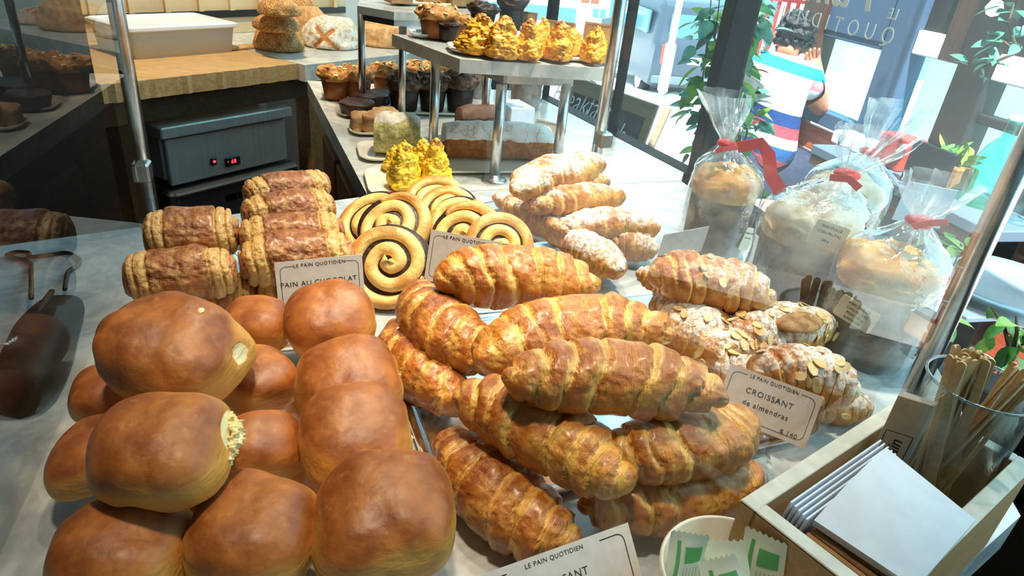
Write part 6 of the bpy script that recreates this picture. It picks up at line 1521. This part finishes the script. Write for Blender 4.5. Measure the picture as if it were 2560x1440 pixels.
# ------------------------------------------------------------------ foliage
def sprig(name, label, stems, leaves, seed, meshes, spread=.05, sc_=(.7, 1.3), cat='plant'):
    """stems: list of lists of world points; leaves per stem"""
    rnd = random.Random(seed); b0 = Vector(stems[0][0]); o = empty(name, b0); tag(o, label, cat)
    for st in stems:
        pts = [Vector(q) - b0 for q in st]; MB().tube(pts, [.004 * (1 - .6 * i / max(1, len(pts) - 1)) for i in range(len(pts))], 6).build('stem', MATS.get('stem_brown') or plain('stem_brown', lin(86, 72, 46), .8), o, True)
        for k in range(leaves):
            t = rnd.uniform(.1, 1) * (len(pts) - 1); i = min(int(t), len(pts) - 2); p = pts[i].lerp(pts[i + 1], t - i)
            d = Vector((rnd.uniform(-1, 1), rnd.uniform(-1, 1), rnd.uniform(-.8, .6))); p = p + d.normalized() * rnd.uniform(0, spread)
            put_leaf(o, p, d, rnd.choice(meshes), rnd.uniform(*sc_), rnd)
    return o
st = []
rnd = random.Random(5)
for k in range(7):
    x0 = 1750 + k * 18; st.append([aty(x0 + 10, 330, 2.35 + .05 * (k % 3)), aty(x0 + rnd.uniform(-10, 14), 210, 2.35 + .05 * (k % 3)), aty(x0 + rnd.uniform(0, 25), 100, 2.35), aty(x0 + rnd.uniform(8, 34), -10, 2.35)])
for q in st: q.insert(0, Vector((q[0].x, q[0].y, 0)))
iv = sprig('climbing_ivy', 'leafy green ivy climbing beside the dark window frame', [[q[0], q[1]] + q[2:] for q in st], 42, 5, LM, .075, (.9, 1.6), 'ivy')
st = [[aty(1868 + 10 * k, 200, 3.5), aty(1872 + 10 * k, 100, 3.5), aty(1870 + 18 * k, -10, 3.5)] for k in range(3)]
for q in st: q.insert(0, Vector((q[0].x, q[0].y, 0)))
sprig('climbing_ivy', 'teal-leaved ivy behind the seated person', st, 26, 6, [LM[1]], .06, (.7, 1.2), 'ivy')
for i, (bx, by, tips, off, lab, nl) in enumerate(((2395, 640, ((2340, 590), (2400, 610), (2420, 640)), .35, 'bright green sprig beside the labelled panettone', 5), (2530, 900, ((2480, 770), (2540, 790), (2555, 860)), .25, 'green sprig hanging over the stirrers', 5), (2360, 830, ((2330, 770), (2375, 790)), .3, 'yellow-green sprig low behind the steel pole', 4))):
    b = wq_(bx, by, off); stt = [[b, (b + wq_(tx, ty, off)) / 2 + Vector((0, 0, .01)), wq_(tx, ty, off)] for tx, ty in tips]; root = [Vector((b.x, b.y, 0)), b * .5 + Vector((b.x, b.y, 0)) * .5, b]
    sprig('terrace_plant', lab, [root] + stt, nl, 20 + i, [LM[0], LM[2]], .02, (.6, 1.0))
st = [[wq_(2545, 130, .75), wq_(2490, 90, .75), wq_(2470, 110, .75)], [wq_(2545, 130, .75), wq_(2520, 60, .75), wq_(2535, 10, .75)], [wq_(2545, 130, .75), wq_(2440, 175, .75), wq_(2420, 200, .75)]]
top_ = Vector((st[0][0].x, st[0][0].y, 2.6))
sprig('hanging_plant', 'trailing teal plant hanging before the dark terrace glass', [[top_, st[0][0]]] + st, 9, 31, [LM[1]], .03, (.7, 1.1))
# red trellis panel behind the person
tp_ = aty(1880, 220, 3.9); tz0 = 0.0
tre = empty('red_trellis', Vector((tp_.x, tp_.y, 0))); tag(tre, 'red painted trellis panel behind the seated person', 'trellis')
for k in range(6): MB().box((-.12 + .05 * k, 0, .75), (.018, .015, 1.5)).build('upright', plain('trellis_red', lin(214, 60, 66), .6) if 'trellis_red' not in MATS else MATS['trellis_red'], tre)
for k in range(9): MB().box((0, -.012, .1 + .16 * k), (.32, .012, .018)).build('cross_slat', MATS['trellis_red'], tre)
# ceiling-height hanging lamp seen through glass
p = wq_(2486, 20, .9); o = empty('pendant_lamp', p); tag(o, 'small round white pendant lamp above the terrace', 'lamp'); BULB = Mt('warm_bulb'); BULB.done((1, .95, .85, 1), .4, emit=(1, .95, .85, 1), es=4)
MB().lathe([(.0005, -.022), (.014, -.017), (.022, 0), (.014, .017), (.004, .022)], 20).build('globe', BULB.m, o, True); MB().tube([(0, 0, .02), (0, 0, 2.75 - p.z)], .003, 6).build('cord', BLACK, o)

# ================================================================== person seated at the terrace ledge, seen from behind
def skinned(name, joints, links, mat, parent=None, sub=2, root=0):
    me = bpy.data.meshes.new(name); names = list(joints); idx = {n: i for i, n in enumerate(names)}
    me.from_pydata([tuple(joints[n][0]) for n in names], [(idx[a], idx[b]) for a, b in links], []); me.update(); me.materials.append(mat)
    o = obj(name, me, parent)
    sm = o.modifiers.new('skin', 'SKIN'); sm.use_smooth_shade = True; sm.branch_smoothing = .4
    for n in names:
        r = joints[n][1]; v = me.skin_vertices[0].data[idx[n]]; v.radius = r if isinstance(r, tuple) else (r, r); v.use_root = idx[n] == root
    ss = o.modifiers.new('subsurf', 'SUBSURF'); ss.levels = sub; ss.render_levels = sub
    dg = bpy.context.evaluated_depsgraph_get(); dg.update(); ev = o.evaluated_get(dg); m2 = bpy.data.meshes.new_from_object(ev); m2.name = name
    o.modifiers.clear(); o.data = m2; m2.materials.clear(); m2.materials.append(mat); m2.polygons.foreach_set('use_smooth', [True] * len(m2.polygons)); return o
Yp = 2.95
L = lambda x, y, Y=Yp: aty(x - 8, y, Y)
hip = L(1930, 402); hip0 = Vector((hip.x, hip.y, 0)); per = empty('person', hip0); tag(per, 'person in a striped polo shirt sitting at the outdoor ledge, seen from behind', 'person')
SKIN = speckle('skin', lin(190, 128, 100), lin(176, 112, 86), 30, .5, .05); JEANS = speckle('dark_trousers', lin(44, 56, 84), lin(34, 44, 68), 60, .8, .2); HAIRM = speckle('black_hair', lin(20, 20, 24), lin(40, 42, 48), 120, .5, 1.0, .004)
A_ = {}
def J(n, x, y, Y, r): A_[n] = (L(x, y, Y) - hip0, r)
J('pelvis', 1930, 402, 2.95, (.135, .10)); J('waist', 1928, 350, 2.93, (.125, .095)); J('chest', 1945, 235, 2.92, (.145, .10)); J('uchest', 1958, 175, 2.93, (.135, .085)); J('neckb', 1972, 142, 2.95, .055); J('neckt', 1982, 118, 2.98, .048); J('headc', 1992, 90, 3.0, .072); J('headt', 1996, 66, 3.0, .054)
J('shL', 1888, 172, 2.92, .055); J('elL', 1872, 265, 3.02, .042); J('wrL', 1900, 320, 3.22, .030); J('haL', 1912, 330, 3.28, .032)
J('shR', 2030, 190, 2.90, .055); J('elR', 2062, 288, 2.90, .040); J('wrR', 2056, 205, 2.93, .030); J('haR', 2046, 168, 2.94, .034)
kz = .50
def K(n, dx, dy, z, r): A_[n] = (Vector((hip.x - hip0.x + dx, hip.y - hip0.y + dy, z)), r)
K('hipL', -.09, .02, kz + .05, .085); K('knL', -.12, .40, kz, .062); K('anL', -.12, .36, .09, .042); K('toL', -.13, .52, .035, .035)
K('hipR', .09, .02, kz + .05, .085); K('knR', .10, .40, kz, .062); K('anR', .12, .38, .09, .042); K('toR', .12, .54, .035, .035)
links = [('pelvis', 'waist'), ('waist', 'chest'), ('chest', 'uchest'), ('uchest', 'neckb'), ('neckb', 'neckt'), ('neckt', 'headc'), ('headc', 'headt'), ('uchest', 'shL'), ('shL', 'elL'), ('elL', 'wrL'), ('wrL', 'haL'), ('uchest', 'shR'), ('shR', 'elR'), ('elR', 'wrR'), ('wrR', 'haR'), ('pelvis', 'hipL'), ('hipL', 'knL'), ('knL', 'anL'), ('anL', 'toL'), ('pelvis', 'hipR'), ('hipR', 'knR'), ('knR', 'anR'), ('anR', 'toR')]
# fingers of both hands
def fingers(w, h, side):
    hp = A_[h][0]; d = (hp - A_[w][0]).normalized(); s = Vector((d.z, 0, -d.x)); s = s.normalized() if s.length > .05 else Vector((1, 0, 0)); cur = d.cross(s)
    for k in range(4):
        off = s * (-.022 + .0145 * k); ln = (.045, .055, .052, .040)[k]
        A_[f'{h}f{k}a'] = (hp + off + d * .035, .0095); A_[f'{h}f{k}b'] = (hp + off * 1.1 + d * (.035 + ln * .55) + cur * .012 * side, .0085); A_[f'{h}f{k}c'] = (hp + off * 1.1 + d * (.035 + ln * .85) + cur * .034 * side, .007)
        links.extend([(h, f'{h}f{k}a'), (f'{h}f{k}a', f'{h}f{k}b'), (f'{h}f{k}b', f'{h}f{k}c')])
    A_[f'{h}ta'] = (hp - s * .034 + d * .008, .011); A_[f'{h}tb'] = (hp - s * .048 + d * .036, .009); links.extend([(h, f'{h}ta'), (f'{h}ta', f'{h}tb')])
fingers('wrR', 'haR', -1); fingers('wrL', 'haL', 1)
body = skinned('body', A_, links, SKIN, per)
# face, ears
hc = A_['headc'][0]
for s in (-1, 1): MB().lathe([(.001, -.006), (.013, -.004), (.016, .002), (.012, .006), (.001, .004)], 14).build('ear', SKIN, per, True, mtx=Matrix.Translation(hc + Vector((s * .076, .005, -.012))) @ Matrix.Rotation(math.pi / 2, 4, 'Y') @ Matrix.Diagonal((1.7, 1, 1, 1)))
MB().tube([hc + Vector((0, .078, .01)), hc + Vector((0, .098, -.018)), hc + Vector((0, .082, -.026))], [.008, .013, .010], 8).build('nose', SKIN, per, True)
for s in (-1, 1): MB().lathe([(.0005, .008), (.007, .004), (.009, 0), (.0005, -.006)], 12).build('eye', BLACK, per, True, mtx=Matrix.Translation(hc + Vector((s * .030, .072, .008))) @ Matrix.Rotation(-math.pi / 2, 4, 'X'))
MB().tube([hc + Vector((-.022, .076, -.045)), hc + Vector((0, .084, -.046)), hc + Vector((.022, .076, -.045))], [.003, .006, .003], 8).build('mouth', plain('lips', lin(160, 84, 76), .5), per, True)
# curly hair cap
nu, nv = 40, 56; V = np.linspace(0.02, 1, nu); G_ = np.linspace(0, 2 * np.pi, nv, endpoint=False); vv, gg = np.meshgrid(V, G_, indexing='ij'); th_ = vv * np.pi * .66
R_ = .083; P = np.stack([np.sin(th_) * np.cos(gg) * R_ * .92, np.sin(th_) * np.sin(gg) * R_ * 1.0, np.cos(th_) * R_ * 1.12], -1)
# hairline: higher over the face (front = +y)
P[..., 2] = np.where((P[..., 1] > .02), np.maximum(P[..., 2], .018 + .25 * np.clip(P[..., 1] - .02, 0, 1)), P[..., 2])
d = fbm(P.reshape(-1, 3), 45, 4, 3).reshape(nu, nv) * .020; nn = P / np.linalg.norm(P, axis=-1, keepdims=True); P = P + nn * d[..., None]
MB().grid(P, cap=False).build('hair', HAIRM, per, True, loc=hc + Vector((0, -.004, .006)))
# striped polo shirt: trunk and two sleeves as one skinned garment over the body
S_ = {k: A_[k] for k in ('pelvis', 'waist', 'chest', 'uchest')}
S_ = {'hem': (A_['pelvis'][0] + Vector((0, -.01, -.02)), (.150, .118)), 'waist': (A_['waist'][0], (.146, .116)), 'chest': (A_['chest'][0], (.168, .122)), 'uchest': (A_['uchest'][0], (.150, .102)), 'neckb': (A_['neckb'][0] + Vector((0, 0, -.015)), .070),
      'shL': (A_['shL'][0], .076), 'slL': (A_['shL'][0].lerp(A_['elL'][0], .62), .066), 'shR': (A_['shR'][0], .076), 'slR': (A_['shR'][0].lerp(A_['elR'][0], .58), .066)}
m = Mt('striped_polo'); geo = m.obj(); sx = m.n('ShaderNodeSeparateXYZ', Vector=geo)
z0, z1 = (A_['pelvis'][0].z - .04), A_['neckb'][0].z
t = m.math('DIVIDE', m.math('SUBTRACT', m.math('ADD', sx.outputs['Z'], m.math('MULTIPLY', sx.outputs['X'], .18)), z0), z1 - z0)
rp = m.n('ShaderNodeValToRGB', Fac=t); cr = rp.color_ramp; cr.interpolation = 'CONSTANT'
cols = [(0.0, lin(236, 236, 236)), (.05, lin(226, 96, 112)), (.16, lin(34, 100, 170)), (.27, lin(226, 240, 240)), (.36, lin(222, 84, 98)), (.46, lin(30, 72, 140)), (.57, lin(238, 240, 240)), (.80, lin(238, 150, 160)), (.88, lin(24, 150, 170)), (.97, lin(240, 240, 240))]
cr.elements[0].position = 0; cr.elements[0].color = cols[0][1]; cr.elements[1].position = cols[1][0]; cr.elements[1].color = cols[1][1]
for p_, c_ in cols[2:]: e = cr.elements.new(p_); e.color = c_
m.done(rp.outputs[0], .8, m.bump(m.noise(14, 3), .5, .02)); POLO = m.m
skinned('polo_shirt', S_, [('hem', 'waist'), ('waist', 'chest'), ('chest', 'uchest'), ('uchest', 'neckb'), ('uchest', 'shL'), ('shL', 'slL'), ('uchest', 'shR'), ('shR', 'slR')], POLO, per)
nb_ = A_['neckb'][0]; MB().tube([nb_ + Vector((.062 * math.cos(a), .058 * math.sin(a), .012 + .012 * math.sin(a))) for a in np.linspace(0, 6.2832, 24)], .013, 8, cap=False).build('collar', plain('collar_white', lin(238, 238, 236), .8), per, True)
T_ = {'pel': (A_['pelvis'][0] + Vector((0, 0, -.05)), (.15, .12))}
for s in 'LR': T_['hip' + s] = (A_['hip' + s][0], .100); T_['kn' + s] = (A_['kn' + s][0], .075); T_['an' + s] = (A_['an' + s][0] + Vector((0, 0, .03)), .058)
skinned('trousers', T_, [('pel', 'hipL'), ('hipL', 'knL'), ('knL', 'anL'), ('pel', 'hipR'), ('hipR', 'knR'), ('knR', 'anR')], JEANS, per)
for s in 'LR': MB().tube([A_['an' + s][0] + Vector((0, -.05, -.05)), A_['an' + s][0] + Vector((0, .02, -.045)), A_['to' + s][0] + Vector((0, 0, .005)), A_['to' + s][0] + Vector((0, .05, .0))], [.035, .045, .042, .020], 12).build('shoe', BLACK, per, True)
# bench under the person
bn_ = empty('bench', Vector((hip.x, hip.y, 0))); tag(bn_, 'low white slatted bench under the seated person', 'bench')
for k in range(4): MB().box((0, -.15 + .09 * k, kz - .065), (.44, .08, .025), None, .004).build('slat', MATS['white_rail'], bn_)
for sx_ in (-1, 1):
    for sy_ in (-1, 1): MB().box((sx_ * .19, -.02 + sy_ * .14, (kz - .08) / 2), (.045, .045, kz - .08), None, .003).build('leg', MATS['white_rail'], bn_)
